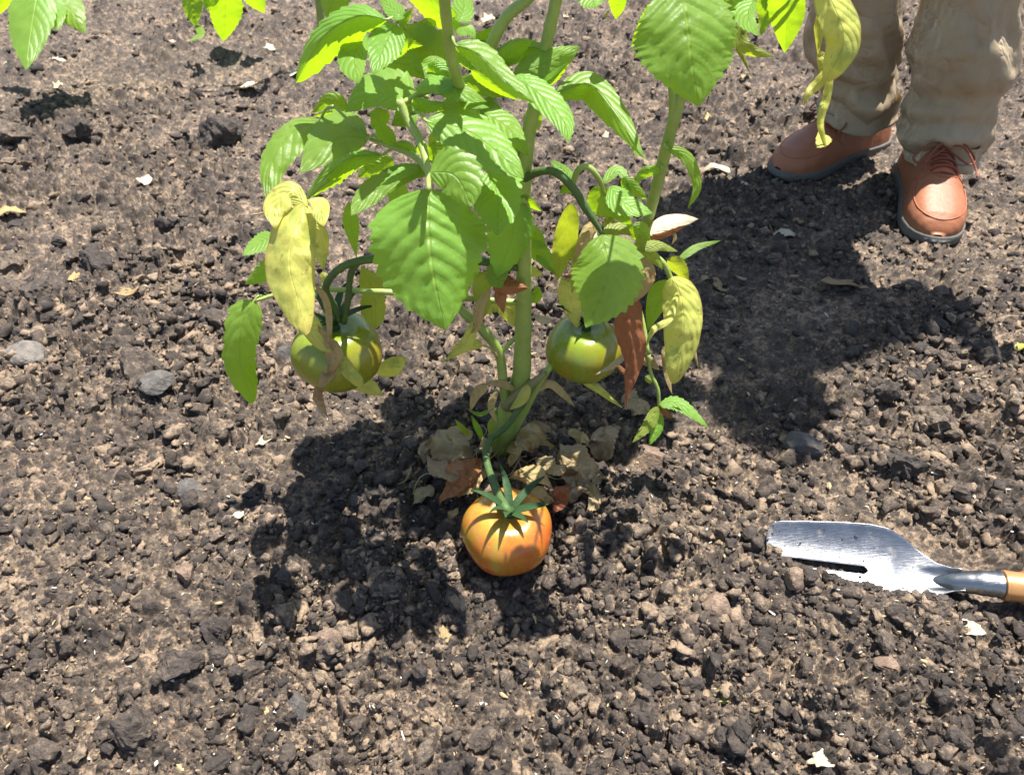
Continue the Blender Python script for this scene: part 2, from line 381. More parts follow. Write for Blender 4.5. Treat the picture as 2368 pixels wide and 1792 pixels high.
BIG = [
 (34, 612, 33, 0, .8, 'dark grey rounded clod at the left edge, upper of the two stacked there'),
 (26, 676, 31, 0, .8, 'dark clod at the left edge below another rounded clod'),
 (228, 618, 38, 0, .75, 'smooth grey-brown oval clod on the left with a deep shadow beneath'),
 (168, 608, 19, 0, .75, 'small dark clod touching the left side of a larger oval clod'),
 (66, 834, 42, 1, .6, 'pale grey flat-topped angular stone near the left edge'),
 (108, 688, 44, 0, .8, 'rough knobbly black clod on the left between two smooth clods'),
 (256, 806, 24, 0, .9, 'blocky square-sided dark clod left of the green hanging leaf'),
 (338, 872, 62, 0, .7, 'largest dark broken clod on the left, hollowed and shadowed'),
 (380, 925, 36, 1, .35, 'light grey flat slab of stone beside the largest broken clod'),
 (32, 338, 40, 0, .8, 'dark lump at the left edge under the top-left leaves'),
 (517, 334, 44, 0, .85, 'black lumpy clod upper left with a pale face'),
 (192, 328, 31, 0, .85, 'dark craggy clod in the upper left between two bigger lumps'),
 (1843, 1056, 44, 1, .6, 'grey flat-faced stone on the right above the trowel'),
 (2066, 1122, 38, 0, .8, 'rounded dark clod just above the trowel blade shoulder'),
 (2141, 1005, 50, 0, .85, 'big craggy dark clod right of the flat grey stone'),
 (2034, 938, 30, 0, .85, 'dark clod on the right at the lower edge of the shadow'),
 (446, 1140, 34, 1, .7, 'grey smooth stone left of the lower shadow'),
 (434, 1340, 28, 2, .8, 'small brown stone in the lower left with orange tint'),
 (557, 1303, 25, 0, .75, 'small grey-brown clod near the shadow in the lower left'),
 (685, 1640, 33, 1, .7, 'pale grey-blue stone near the bottom left of centre'),
 (332, 1716, 50, 0, .8, 'large brown clod at the bottom left with a dark hollow below'),
 (420, 1560, 48, 0, .75, 'brown crumbly clod in the lower left above the bottom one'),
 (1493, 1652, 42, 0, .7, 'flat-topped brown clod near the bottom right of centre'),
 (1434, 1478, 24, 0, .85, 'small black round clod below the centre right'),
 (1333, 1612, 26, 0, .85, 'small dark rounded clod near the bottom centre'),
 (1822, 1372, 26, 2, .9, 'brown rounded stone just below the trowel slot'),
 (1655, 1410, 34, 2, .75, 'tan brown lump left of and below the trowel'),
 (1608, 1448, 26, 2, .75, 'smaller tan brown lump at the lower left of another tan lump'),
 (502, 1470, 36, 0, .8, 'brown-grey clod in the lower left under the shadow tip'),
 (407, 990, 30, 0, .8, 'dark round clod left of the plant shadow'),
 (655, 816, 28, 1, .7, 'grey stone tucked left of the left green tomato'),
 (1600, 1585, 22, 0, .8, 'small clod in the bottom right with a light top'),
 (2150, 1435, 22, 0, .95, 'small dark grey upright clod right below the trowel neck'),
 (2255, 1447, 17, 0, .9, 'little smooth dark pebble under the trowel handle'),
 (2110, 1600, 30, 0, .9, 'dark oval clod in the lower right corner area'),
 (1990, 1215, 18, 0, .8, 'little clod touching the far rim of the trowel blade'),
 (760, 1500, 36, 2, .3, 'pale brown flat stone chip low on the left of centre'),
 (2039, 1550, 28, 2, .3, 'pinkish flat stone chip in the lower right'),
 (1500, 1060, 36, 2, .55, 'smooth olive-brown stone in the shade right of the stem base'),
]
MATS3 = [M_CLODO, M_STONE_G, M_STONE_B]
for k, (x, y, r, m, fl, lab) in enumerate(BIG):
    rock_obj('stone' if m else 'soil_clod', x, y, r*1.12, MATS3[m], 500+k, 4 if r > 30 else 3, fl, .22 if fl > .5 else .8, lab, 'stone' if m else 'clod', ncut=9 if m else 14, rough=.05 if m else .17)
def region(px, py):
    row = 'top' if py < 330 else 'upper middle' if py < 760 else 'middle' if py < 1150 else 'lower middle' if py < 1470 else 'bottom'
    col_ = 'left edge' if px < 330 else 'left' if px < 800 else 'centre' if px < 1450 else 'right' if px < 2000 else 'right edge'
    return row, col_
protos = []
for k in range(14):
    V, F = rock_vf(900+k, 3, .8, 11, .12)
    me = bpy.data.meshes.new('soil_clod'); me.from_pydata([tuple(v) for v in V], [], [tuple(f) for f in F]); me.materials.append(M_CLODO); protos.append(me)
r_ = random.Random(5); cnt = 0
while cnt < 235:
    px = r_.uniform(-10, 2380); py = r_.uniform(-10, 1800); p = G(px, py)
    if any((p.x-c.x)**2+(p.y-c.y)**2 < (rr+.012)**2 for c, rr in CLEAR): continue
    hh, tt, cc = ground_h(np.array([p.x]), np.array([p.y]))
    pt = float(np.clip(fbm(np.array([p.x*3.1]), np.array([p.y*3.1]), 33, 3)*3+.55, .15, 1)[0])
    if r_.random() > pt*(1-cc[0]*.9): continue
    rad = r_.uniform(.009, .0155)*(1 if r_.random() < .8 else 1.35)
    if py > 1100: rad *= .8
    o = bpy.data.objects.new('soil_clod', r_.choice(protos)); COL.objects.link(o)
    o.location = (p.x, p.y, float(hh[0])+rad*.15); o.scale = (rad*r_.uniform(.9, 1.3), rad, rad*r_.uniform(.8, 1.1)); o.rotation_euler = (r_.uniform(-.4, .4), r_.uniform(-.4, .4), r_.uniform(0, 6.28))
    rw, cl = region(px, py); tag(o, 'loose dark soil lump in the %s of the bed, towards the %s' % (rw, cl), 'clod', 'loose soil lumps, %s, %s' % (rw, cl)); cnt += 1

# ------------------------------------------------------------------ leaves
lr = random.Random(21)
def leaf_vf(mid, wA, wB, D0, g=-.5, gA=None, gB=None, q=0., bow=0., fold=.12, curl=.12, pk=.36, teeth=.07, nteeth=11, crumple=0., cfreq=1., wav=.10, quilt=.0010, nu=44, nv=7, tail=1.0, lobes=None, dmid=None, seed=None):
    rr = random.Random(seed if seed is not None else lr.random()); sd = rr.randint(0, 9999)
    gA = g if gA is None else gA; gB = g if gB is None else gB
    P2 = crom([(m[0], m[1], 0) for m in mid], nu); sc = D0/FPX
    dm = [m[2] if len(m) > 2 else None for m in mid]
    ph = rr.uniform(0, 6); tj = [rr.uniform(.55, 1.3) for _ in range(nteeth*2+4)]
    a_ = tail*pk/(1-pk); UV = []; X_ = []; Y_ = []; Z_ = []; lobes = lobes or .035; wA *= rr.uniform(.95, 1.05); wB *= rr.uniform(.95, 1.05)
    for i in range(nu+1):
        u = i/nu; p = P2[i]; t = P2[min(i+1, nu)]-P2[max(i-1, 0)]; t.normalize()
        sx, sy = -t.y, t.x
        ue = min(max(u, 1e-4), 1-1e-4)
        prof = (ue/pk)**a_*((1-ue)/(1-pk))**tail if 0 < i < nu else .0
        if i == 0: prof = .02
        dep = D0+g*(p.y-P2[0].y)*sc+q*(p.x-P2[0].x)*sc+bow*u*u
        if all(x is not None for x in dm): dep = D0+float(np.interp(u, np.linspace(0, 1, len(dm)), dm))
        for j in range(-nv, nv+1):
            v = j/nv; av = abs(v); wpx = wA if v > 0 else wB; gs = gA if v > 0 else gB
            tt = (u*nteeth) % 1; k = int(u*nteeth)+(nteeth+2 if v > 0 else 0)
            f = 1+(teeth*tj[min(k, len(tj)-1)]*(tt if tt < .82 else (1-tt)*4.5)*2.-teeth*.6)*av**3
            if lobes:
                f *= 1+(lobes*sin(u*9.5+ph+(1.5 if v > 0 else 0)))*av**2
            s = (v)*wpx*prof*f
            # teeth lean towards the tip
            adv = teeth*wpx*.5*av**3*prof*tt
            x = p.x+sx*s+t.x*adv; y = p.y+sy*s+t.y*adv
            w_ = abs(s)*sc
            dd = dep+gs*sy*s*sc+q*sx*s*sc+fold*w_+curl*w_*av+wav*w_*av*sin(u*11+ph+(2 if v > 0 else 0))
            vph = (u-av*.24-av*av*.10)*7.5
            dd -= .6*quilt*abs(sin(pi*vph))*(1-av**4)*min(1, prof*1.5)
            X_.append(x); Y_.append(y); Z_.append(dd); UV.append((u, v*.5+.5))
    X_, Y_, Z_ = np.array(X_), np.array(Y_), np.array(Z_); cr = max(crumple, .0016)
    n1 = fbm(X_*sc*42*cfreq+sd, Y_*sc*42*cfreq-sd, sd, 3); n2 = fbm(X_*sc*30*cfreq+sd+50, Y_*sc*30*cfreq, sd+7, 2); n3 = fbm(X_*sc*120+sd, Y_*sc*120, sd+3, 2)
    Z_ = Z_+cr*n1*2.+.0016*n3; X_ = X_+crumple*n2/sc; Y_ = Y_+crumple*n1/sc*.6
    V = [D(float(p), float(q), float(r3)) for p, q, r3 in zip(X_, Y_, Z_)]
    w_n = 2*nv+1; F = []
    for i in range(nu):
        for j in range(2*nv):
            F.append((i*w_n+j, i*w_n+j+1, (i+1)*w_n+j+1, (i+1)*w_n+j))
    return V, F, UV, D(P2[0].x, P2[0].y, D0 if not all(x is not None for x in dm) else D0+dm[0])
SPEC = dict(
 L=dict(g=-.55), LL=dict(g=-1.1), T=dict(g=1.15, curl=.2), D=dict(g=.55), V=dict(g=.3))
def leaf(parent, kind, mat, mid, wA, wB, off=0., Y0=.74, d=None, stalk=None, name='leaf', sr=.0016, smat=None, label=None, **k):
    kw = dict(SPEC[kind]); kw.update(k)
    D0 = d if d is not None else plane(mid[0][1], Y0)+off
    V, F, UV, base = leaf_vf(mid, wA, wB, D0, **kw)
    o = mk(name, V, F, mat, parent, uv=UV)
    if label: o['label'] = label
    if stalk is not None:
        sx, sy, so_ = stalk; s = D(sx, sy, plane(sy, Y0)+so_)
        m = s.lerp(base, .5)+Vector((0, 0, .004))
        n2 = V[15*3+7] if len(V) > 60 else base
        tube('petiole', [s, m, base, base.lerp(Vector(n2), .9)+FW*.0012], [sr*1.25, sr, sr*.8, sr*.4], smat or M_STEM, o, sides=8)
    return o
def stem(parent, pts, R, mat=M_STEM, name='stem', Y0=.74, sides=12, ridge=.0, n=None):
    return tube(name, [D(x, y, plane(y, Y0)+o) for x, y, o in pts], R, mat, parent, sides=sides, ridge=ridge, n=n)

base_p = G(1150, 1062); plant = empty('tomato_plant', (base_p.x, base_p.y, gh(base_p.x, base_p.y)))
tag(plant, 'large green tomato plant with yellowing lower leaves growing in the middle of the bed', 'plant')
def S(*a, **k): return stem(plant, *a, **k)
S([(1146, 1095, .01), (1158, 1020, 0), (1180, 945, 0), (1204, 880, 0), (1209, 800, 0), (1211, 688, 0), (1212, 600, 0), (1210, 480, 0), (1213, 393, 0), (1225, 298, 0), (1241, 230, 0), (1263, 108, 0), (1288, -5, 0), (1310, -110, 0)], [.017, .0165, .0135, .011, .0095, .0085, .008, .0075, .0065, .006, .0055, .005], ridge=.03, sides=14, name='main_stem')
S([(1138, 1085, -.004), (1150, 1010, -.012), (1170, 950, -.01), (1163, 880, -.005), (1152, 812, 0), (1107, 753, 0), (1062, 710, .01), (1040, 640, .03), (1020, 560, .03)], [.008, .0075, .0065, .006, .0062, .0052, .0045, .004], name='side_shoot')
S([(1152, 822, 0), (1170, 803, .004), (1200, 772, .008)], [.003, .0026], name='side_shoot')
S([(1160, 1040, 0), (1205, 960, -.008), (1245, 889, -.004), (1281, 837, .01), (1340, 770, .08), (1420, 680, .09), (1470, 590, .06), (1491, 530, .04), (1514, 450, .03), (1535, 366, .02), (1558, 280, .01), (1572, 230, .01), (1590, 160, .01), (1600, 50, .02), (1600, -90, .02)], [.0085, .0065, .0045, .0045, .005, .0062, .0066, .0064, .0062, .0062, .006, .005, .0045], name='side_shoot')
S([(1560, 275, .01), (1557, 200, .012), (1556, 120, .02), (1545, 20, .03)], [.0055, .0046, .004], name='side_shoot')
S([(1170, 940, -.012), (1205, 905, -.016), (1232, 885, -.014), (1262, 862, -.01)], [.0085, .0075, .0055, .003], name='side_shoot', mat=M_STEMB)
S([(1027, -60, -.09), (1028, 0, -.09), (1038, 85, -.08), (1055, 175, -.07), (1100, 260, -.02), (1205, 350, 0)], [.0045, .0047, .0047, .0045, .0042, .004], name='side_shoot')
S([(1250, -40, .0), (1220, -2, .0), (1171, 41, .0), (1136, 105, 0), (1120, 170, .01), (1150, 260, .02), (1208, 370, .0)], [.005, .0052, .0055, .0055, .0045, .004], name='side_shoot')
S([(925, 235, -.06), (945, 280, -.07), (973, 330, -.09), (988, 385, -.12), (992, 440, -.16)], [.0036, .0040, .0040, .003, .002], name='leaf_stalk')
S([(771, 245, -.03), (847, 315, -.04), (910, 342, -.05), (958, 362, -.06), (992, 402, -.13)], [.0013, .0018, .0024, .0028, .0024], name='leaf_stalk')
S([(992, 400, -.13), (1040, 370, -.05), (1100, 360, -.03), (1205, 430, 0)], [.0024, .003, .003, .003], name='leaf_stalk')
S([(930, 240, -.06), (980, 215, -.05), (1050, 200, -.04), (1110, 235, -.02)], [.003, .0025, .0025, .003], name='leaf_stalk')
S([(1265, 215, -.02), (1250, 222, -.0), (1238, 240, 0)], [.0018, .0024], name='leaf_stalk')
# fruit stalks (trusses)
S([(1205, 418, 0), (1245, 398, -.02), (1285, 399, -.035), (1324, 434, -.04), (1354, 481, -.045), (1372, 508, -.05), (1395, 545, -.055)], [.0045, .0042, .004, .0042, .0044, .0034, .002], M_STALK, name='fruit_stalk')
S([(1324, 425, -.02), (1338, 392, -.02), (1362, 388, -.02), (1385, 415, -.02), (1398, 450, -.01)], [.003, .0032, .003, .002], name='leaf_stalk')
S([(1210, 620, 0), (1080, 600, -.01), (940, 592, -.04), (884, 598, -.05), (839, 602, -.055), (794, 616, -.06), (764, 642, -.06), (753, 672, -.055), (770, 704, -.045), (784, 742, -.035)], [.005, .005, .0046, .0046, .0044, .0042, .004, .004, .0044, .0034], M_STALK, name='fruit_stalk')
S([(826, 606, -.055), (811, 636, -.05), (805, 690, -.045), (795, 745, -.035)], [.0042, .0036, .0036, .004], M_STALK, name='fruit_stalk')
S([(1205, 700, 0), (1080, 690, .0), (916, 677, -.03), (838, 673, -.03), (749, 669, -.02), (690, 672, -.02), (636, 682, -.02), (590, 696, -.03)], [.0036, .0034, .0034, .003, .0027, .0024, .002], name='leaf_stalk')
S([(1500, 820, .0), (1505, 862, -.01), (1521, 900, -.02), (1524, 940, -.03)], [.0025, .0025, .0022], name='leaf_stalk')
S([(1440, 640, .06), (1480, 720, .04), (1500, 820, .0)], [.003, .0028, .0025], name='leaf_stalk')

def Lf(*a, **k): return leaf(plant, *a, **k)
# --- upper left group
Lf('T', MG, [(896, 46), (826, 38), (748, 86), (684, 192)], 30, 62, -.03, gA=-.7, gB=1.2, pk=.52, tail=.8, teeth=.10, stalk=(935, 60, -.02))
Lf('L', MG, [(915, 56), (888, 110), (862, 175)], 42, 42, -.025, stalk=(935, 66, 0))
Lf('LL', MG, [(850, 78), (820, 130), (829, 195)], 38, 30, .0, pk=.5)
Lf('D', MG, [(1003, 182), (1000, 120), (925, 62)], 48, 58, .06, pk=.45, tail=.7)
Lf('D', MG, [(868, 148), (935, 150), (1003, 187)], 25, 38, .045)
Lf('T', MG, [(900, 130), (935, 104), (978, 106)], 16, 16, -.01, teeth=.15)
Lf('L', MG, [(955, 240), (880, 218), (797, 260)], 64, 34, -.045, gA=-.8, gB=-1.2, bow=-.01, stalk=(990, 225, -.04))
Lf('L', MG, [(740, 278), (672, 312), (625, 385), (622, 482)], 30, 48, -.01, bow=.02, pk=.42, stalk=(771, 247, -.02))
Lf('L', MG, [(852, 320), (780, 322), (692, 402)], 60, 42, -.05, gA=-.8, gB=-.3, pk=.42, stalk=(880, 326, -.045))
Lf('T', MG, [(885, 358), (812, 366), (755, 408), (703, 463)], 20, 32, -.03, gA=-.9, gB=1.3, teeth=.12, pk=.45, stalk=(930, 350, -.04))
Lf('D', MG, [(802, 252), (765, 232), (720, 262)], 20, 24, .02)
Lf('T', MG, [(802, 262), (755, 262), (722, 270)], 6, 8, .0)
Lf('T', MG, [(912, 334), (885, 303), (872, 276)], 18, 18, -.06, gA=-1., fold=-.3)
Lf('D', MG, [(910, 370), (865, 383), (826, 410)], 20, 34, .0)
Lf('L', MG, [(985, 400), (895, 425), (845, 460), (811, 500)], 33, 26, -.08, pk=.5, teeth=.08)
Lf('L', MG, [(992, 400), (940, 392), (880, 395)], 16, 18, -.085, stalk=(992, 402, -.13))
# --- the biggest leaf, and leaves round it
Lf('L', MG, [(992, 436), (991, 530), (1003, 640), (1030, 764)], 142, 130, -.128, g=-.40, bow=.055, pk=.41, tail=1.0, teeth=.075, nteeth=13, fold=.22, curl=.25, quilt=.004, nu=72, nv=14, wav=.16, name='leaf', label='broad heart-shaped leaf in front')
Lf('L', MG, [(1008, 690), (1040, 730), (1052, 733)], 20, 25, -.03)
Lf('D', MG, [(1000, 650), (1015, 710), (1027, 762)], 40, 40, -.035, g=.4, teeth=.15)
Lf('L', MG, [(994, 398), (1052, 408), (1092, 478)], 48, 62, -.20, g=.1, q=-.25, pk=.45, tail=.75, teeth=.06, fold=.1)
Lf('L', MG, [(985, 280), (1075, 300), (1150, 352), (1212, 412)], 66, 48, -.09, g=-.7, pk=.43, tail=.9, quilt=.003, teeth=.07, stalk=(955, 262, -.06))
Lf('L', MG, [(1120, 262), (1175, 296), (1224, 362)], 34, 30, -.055, g=-.9)
Lf('L', MG, [(1130, 395), (1150, 460), (1150, 545)], 62, 62, -.09, g=-.75, pk=.40, tail=.95, teeth=.10, quilt=.003, nteeth=12)
Lf('D', MG, [(1180, 450), (1185, 540), (1150, 640)], 62, 45, -.01, pk=.42, tail=.85, teeth=.1)
Lf('L', MG, [(1160, 580), (1150, 640), (1160, 668)], 26, 26, -.0, g=0)
Lf('T', MG, [(1196, 452), (1225, 466), (1252, 489)], 14, 10, -.01)
Lf('D', MG, [(1000, 330), (1020, 360), (1050, 380)], 30, 34, -.02)
Lf('T', MG, [(965, 338), (985, 350), (1000, 372)], 16, 14, -.05)
Lf('D', MG, [(960, 362), (935, 340), (900, 338)], 16, 14, -.05)
Lf('L', MG, [(975, 388), (930, 400), (870, 440)], 14, 14, -.09, g=-.9)
# --- centre top
Lf('L', MG, [(1052, 104), (1108, 128), (1170, 190), (1238, 240)], 26, 30, -.09, gA=1.2, gB=-.6, pk=.42, tail=.85, stalk=(1040, 95, -.08))
Lf('L', MG, [(1188, 178), (1240, 212), (1300, 275), (1316, 330)], 30, 32, -.08, g=-.7, pk=.42, tail=.85, stalk=(1170, 180, -.07))
Lf('L', MG, [(1140, 152), (1200, 112), (1292, 118)], 30, 24, -.01, gA=1.1, gB=-.9)
Lf('T', MG, [(1150, 150), (1185, 120), (1235, 92)], 22, 20, .0)
Lf('D', MG, [(1188, 172), (1262, 146), (1342, 108)], 40, 32, -.02, g=.1, pk=.42)
Lf('T', MG, [(1244, 204), (1285, 176), (1318, 144)], 11, 14, -.03, gB=-.8)
Lf('D', MG, [(1240, 205), (1230, 180), (1240, 140)], 16, 18, -.01)
Lf('T', MG, [(1090, 162), (1140, 196), (1202, 234)], 15, 12, -.05)
Lf('D', MG, [(1065, 185), (1120, 200), (1184, 226)], 26, 24, -.02)
Lf('D', MG, [(1050, 110), (1075, 135), (1105, 170)], 20, 22, -.03)
Lf('LL', MG, [(1052, 200), (1000, 196), (955, 216)], 22, 24, -.06)
Lf('LL', MG, [(1012, 200), (1060, 205), (1126, 236)], 30, 18, -.06, g=-.8)
Lf('LL', MG, [(1020, 246), (1070, 238), (1132, 250)], 16, 18, -.055)
Lf('T', MG, [(952, 232), (992, 243), (1030, 238)], 22, 12, -.07, teeth=.12)
Lf('D', MG, [(1010, 250), (1075, 255), (1135, 272)], 24, 14, -.02)
Lf('D', MG, [(1120, 240), (1145, 248), (1168, 264)], 10, 10, -.0)
Lf('D', MG, [(990, 150), (1022, 165), (1048, 190)], 22, 16, -.01)
Lf('L', MG, [(1286, 218), (1362, 196), (1425, 262), (1490, 366)], 42, 30, -.03, gA=1.25, gB=-.7, pk=.40, tail=.9, teeth=.05, stalk=(1262, 216, -.02))
Lf('L', MG, [(1466, 332), (1474, 350), (1497, 368)], 9, 6, -.03)
Lf('T', MG, [(1062, 66), (1000, 18), (925, -30)], 26, 30, -.05, gA=1.2, gB=1.)
Lf('LL', MG, [(1060, 52), (1072, 20), (1070, -40)], 26, 34, -.06, teeth=.1)
Lf('LL', MG, [(1010, 30), (985, 0), (960, -50)], 20, 26, -.05)
Lf('LL', MG, [(935, 42), (905, 18), (872, -20)], 20, 20, -.03)
Lf('D', MG, [(925, 62), (940, 40), (955, 20)], 10, 10, -.03)
Lf('D', MG, [(790, -60), (772, 0), (754, 40)], 38, 38, .10)
Lf('LL', MG, [(1055, 76), (1085, 70), (1100, 92)], 14, 12, -.07)
Lf('LL', MG, [(1110, 130), (1100, 105), (1135, 85)], 18, 16, .02)
for (x0, y0, x1, y1, w1, o1, kd) in [(1000, 300, 1060, 360, 40, .05, 'D'), (1150, 260, 1120, 330, 34, .06, 'D'), (930, 180, 880, 232, 34, .06, 'D'), (1100, 120, 1150, 60, 30, .05, 'T'), (1180, 330, 1140, 400, 40, .06, 'D'), (960, 100, 990, 40, 34, .07, 'D'), (870, 330, 905, 300, 18, .02, 'T'), (1235, 250, 1215, 320, 22, .05, 'D'), (920, 420, 905, 480, 26, .05, 'D'), (1090, 300, 1060, 250, 24, .04, 'D'), (1060, 600, 1090, 660, 34, .03, 'D'), (955, 250, 905, 290, 30, -.03, 'L'), (1040, 255, 1010, 320, 30, .0, 'D'), (1105, 235, 1150, 290, 30, .0, 'L'), (880, 250, 860, 300, 26, .03, 'D'), (1010, 130, 985, 190, 30, .01, 'L'), (925, 85, 905, 140, 24, .01, 'T'), (1150, 330, 1190, 370, 26, .0, 'L'), (800, 330, 770, 380, 26, .02, 'D'), (1230, 700, 1240, 660, 14, .06, 'D')]:
    Lf(kd, MG, [(x0, y0), ((x0+x1)/2+6, (y0+y1)/2), (x1, y1)], w1, w1*.9, o1)
# --- left side yellow group
Lf('L', MY, [(706, 470), (676, 560), (676, 650), (712, 775)], 62, 56, -.12, g=-.35, pk=.45, tail=.62, teeth=.0, wav=.14, crumple=.004, fold=.2, curl=.3, quilt=.0014, bow=.03, nu=50, nv=9, label='largest yellowed leaf')
Lf('L', MY, [(712, 478), (670, 445), (634, 480), (632, 530)], 30, 32, -.125, g=-.3, pk=.5, crumple=.005, teeth=0)
Lf('LL', MY, [(708, 462), (738, 478), (750, 524)], 24, 22, -.125, pk=.6, crumple=.005, teeth=0)
Lf('D', MY, [(712, 510), (748, 560), (752, 626)], 30, 16, -.03, crumple=.006, teeth=.05)
Lf('V', MY, [(740, 630), (752, 650), (745, 690)], 12, 8, -.03, crumple=.005, teeth=0)
S([(585, 497, -.04), (605, 494, -.045), (634, 486, -.05)], [.0008, .0012], M_TANSTEM, name='leaf_tip')
S([(706, 466, -.05), (720, 448, -.045), (760, 415, -.03)], [.002, .002], name='leaf_stalk')
Lf('V', MY, [(690, 700), (722, 760), (752, 800), (778, 818)], 22, 22, -.07, pk=.3, crumple=.006, teeth=0, fold=.6)
Lf('V', MT, [(735, 750), (752, 790), (778, 826), (760, 868)], 14, 18, -.085, crumple=.008, teeth=0, fold=.8, pk=.5)
Lf('V', MT, [(726, 660), (752, 700), (760, 760), (762, 800)], 9, 9, -.08, crumple=.006, teeth=0, fold=.8)
Lf('V', MY, [(775, 815), (800, 850), (830, 880), (846, 898)], 16, 16, -.09, crumple=.008, teeth=0, fold=.7, pk=.4)
Lf('V', MT, [(752, 800), (764, 840), (750, 880), (740, 900)], 22, 16, -.085, crumple=.009, teeth=0, fold=.6, pk=.4)
Lf('V', MT, [(750, 870), (738, 905), (744, 935), (760, 964)], 11, 11, -.08, crumple=.006, teeth=0, fold=.5, pk=.4)
Lf('D', MY, [(765, 875), (830, 890), (886, 916)], 14, 28, -.03, crumple=.003, teeth=.0, pk=.55, label='dull yellow leaf hanging beneath the tomato')
Lf('D', MY, [(848, 858), (900, 846), (940, 826)], 24, 18, .02, crumple=.003, teeth=0, pk=.55)
Lf('L', MG, [(588, 696), (560, 755), (556, 840), (584, 934)], 42, 44, -.03, g=-.3, bow=.10, pk=.40, tail=.65, lobes=.10, teeth=.10, nteeth=8, stalk=(612, 686, -.02), fold=.25)
Lf('LL', MG, [(636, 548), (600, 562), (560, 592)], 20, 24, .02, teeth=.12)
Lf('D', MG, [(638, 600), (605, 632), (566, 658)], 20, 22, .02, teeth=.05)
Lf('D', MG, [(826, 604), (814, 530), (806, 466)], 18, 20, .0, pk=.62)
Lf('D', MYG, [(836, 612), (864, 680), (868, 762)], 34, 32, .0, lobes=.2, teeth=.08, pk=.55)
# --- right group
Lf('T', MYG, [(1322, 470), (1302, 560), (1290, 652)], 24, 30, -.02, pk=.40, tail=.95, teeth=.03, fold=.5, crumple=.004)
Lf('L', MG, [(1392, 543), (1404, 615), (1388, 690), (1354, 758)], 82, 84, -.14, g=-.45, pk=.38, tail=1.05, teeth=.08, nteeth=14, quilt=.0036, nu=56, nv=9, fold=.25, curl=.2, bow=.02)
Lf('D', MG, [(1388, 428), (1396, 470), (1432, 508)], 34, 22, .01)
Lf('L', MG, [(1410, 432), (1445, 470), (1510, 494)], 32, 26, -.02, g=-.6, gA=-1., pk=.4)
Lf('L', MG, [(1396, 424), (1432, 398), (1462, 452)], 10, 16, .0)
Lf('D', MG, [(1438, 412), (1465, 436), (1498, 462)], 18, 16, .0)
Lf('D', MG, [(1530, 388), (1492, 396), (1456, 432)], 10, 16, .01, stalk=(1520, 392, .02))
Lf('V', MG, [(1540, 340), (1588, 366), (1612, 430), (1590, 484)], 14, 15, .0, g=.2, wav=.3, stalk=(1535, 345, .02))
Lf('T', MG, [(1424, 478), (1448, 515), (1460, 545)], 12, 14, -.02)
Lf('D', MG, [(1462, 520), (1485, 540), (1500, 570)], 26, 22, .0)
Lf('D', MYG, [(1395, 545), (1430, 530), (1462, 545)], 14, 18, -.04, g=-.4)
Lf('D', MYG, [(1400, 505), (1415, 525), (1430, 540)], 14, 14, .0)
Lf('L', MW, [(1500, 545), (1552, 520), (1614, 508)], 16, 28, .0, crumple=.005, teeth=0, fold=.5, pk=.4, g=-.6, label='curled pale dry leaf')
Lf('V', MR, [(1500, 548), (1540, 538), (1590, 520)], 12, 4, -.004, crumple=.004, teeth=0)
Lf('V', MT, [(1555, 532), (1560, 550), (1552, 568)], 4, 5, .0, crumple=.002, teeth=0)
Lf('V', MT, [(1374, 508), (1352, 550), (1322, 622)], 18, 22, .01, crumple=.006, teeth=0, fold=.5)
Lf('V', MR, [(1350, 570), (1335, 610), (1305, 650)], 7, 9, .0, crumple=.004, teeth=0, fold=.5)
Lf('LL', MW, [(1388, 535), (1380, 555), (1360, 580)], 9, 10, -.04, teeth=0)
Lf('V', MYG, [(1480, 575), (1520, 570), (1568, 582)], 12, 14, -.02, g=-.3)
Lf('V', MYG, [(1482, 578), (1512, 596), (1532, 624)], 14, 14, -.02)
Lf('D', MYG, [(1478, 545), (1482, 565), (1490, 585)], 10, 12, -.02)
S([(1470, 565, 0), (1510, 590, -.01), (1535, 610, -.015), (1552, 646, -.02)], [.003, .0032, .003], name='leaf_stalk')
Lf('V', MG, [(1567, 602), (1612, 572), (1668, 556)], 9, 8, .02, teeth=0, g=-.5)
Lf('T', MYG, [(1545, 598), (1572, 622), (1592, 652)], 16, 20, -.01, teeth=.1)
Lf('V', MR, [(1585, 648), (1598, 655), (1606, 672)], 4, 4, -.01, crumple=.002, teeth=0)
Lf('L', MY, [(1556, 640), (1578, 700), (1578, 790), (1556, 888)], 46, 44, -.03, g=-.1, bow=.05, pk=.45, tail=.6, teeth=.0, crumple=.004, quilt=.0016, fold=.3, curl=.2, nu=50, nv=9)
Lf('D', MG, [(1552, 650), (1524, 700), (1498, 765)], 34, 20, .01, teeth=.0)
Lf('L', MY, [(1568, 670), (1548, 735), (1510, 765), (1494, 805)], 9, 9, -.045, crumple=.004, teeth=0, fold=.6)
Lf('V', MT, [(1532, 800), (1538, 850), (1556, 915)], 10, 12, -.02, crumple=.006, teeth=0)
Lf('V', MT, [(1604, 790), (1608, 820), (1616, 856)], 4, 4, -.01, crumple=.002, teeth=0)
Lf('V', MT, [(1492, 588), (1486, 640), (1460, 705)], 32, 28, -.0, crumple=.008, teeth=.02, fold=.4, pk=.5)
Lf('V', MR, [(1462, 668), (1456, 750), (1462, 830), (1452, 946)], 36, 34, -.01, crumple=.009, teeth=.03, fold=.5, pk=.33, tail=1.1, nu=50, label='rust-brown withered leaf')
Lf('V', MR, [(1500, 660), (1478, 672), (1462, 690)], 14, 16, .01, crumple=.006, teeth=0)
Lf('L', MW, [(1445, 818), (1420, 842), (1376, 866)], 7, 8, -.01, crumple=.003, teeth=0)
Lf('V', MR, [(1450, 870), (1432, 850), (1418, 852)], 6, 7, -.012, crumple=.003, teeth=0)
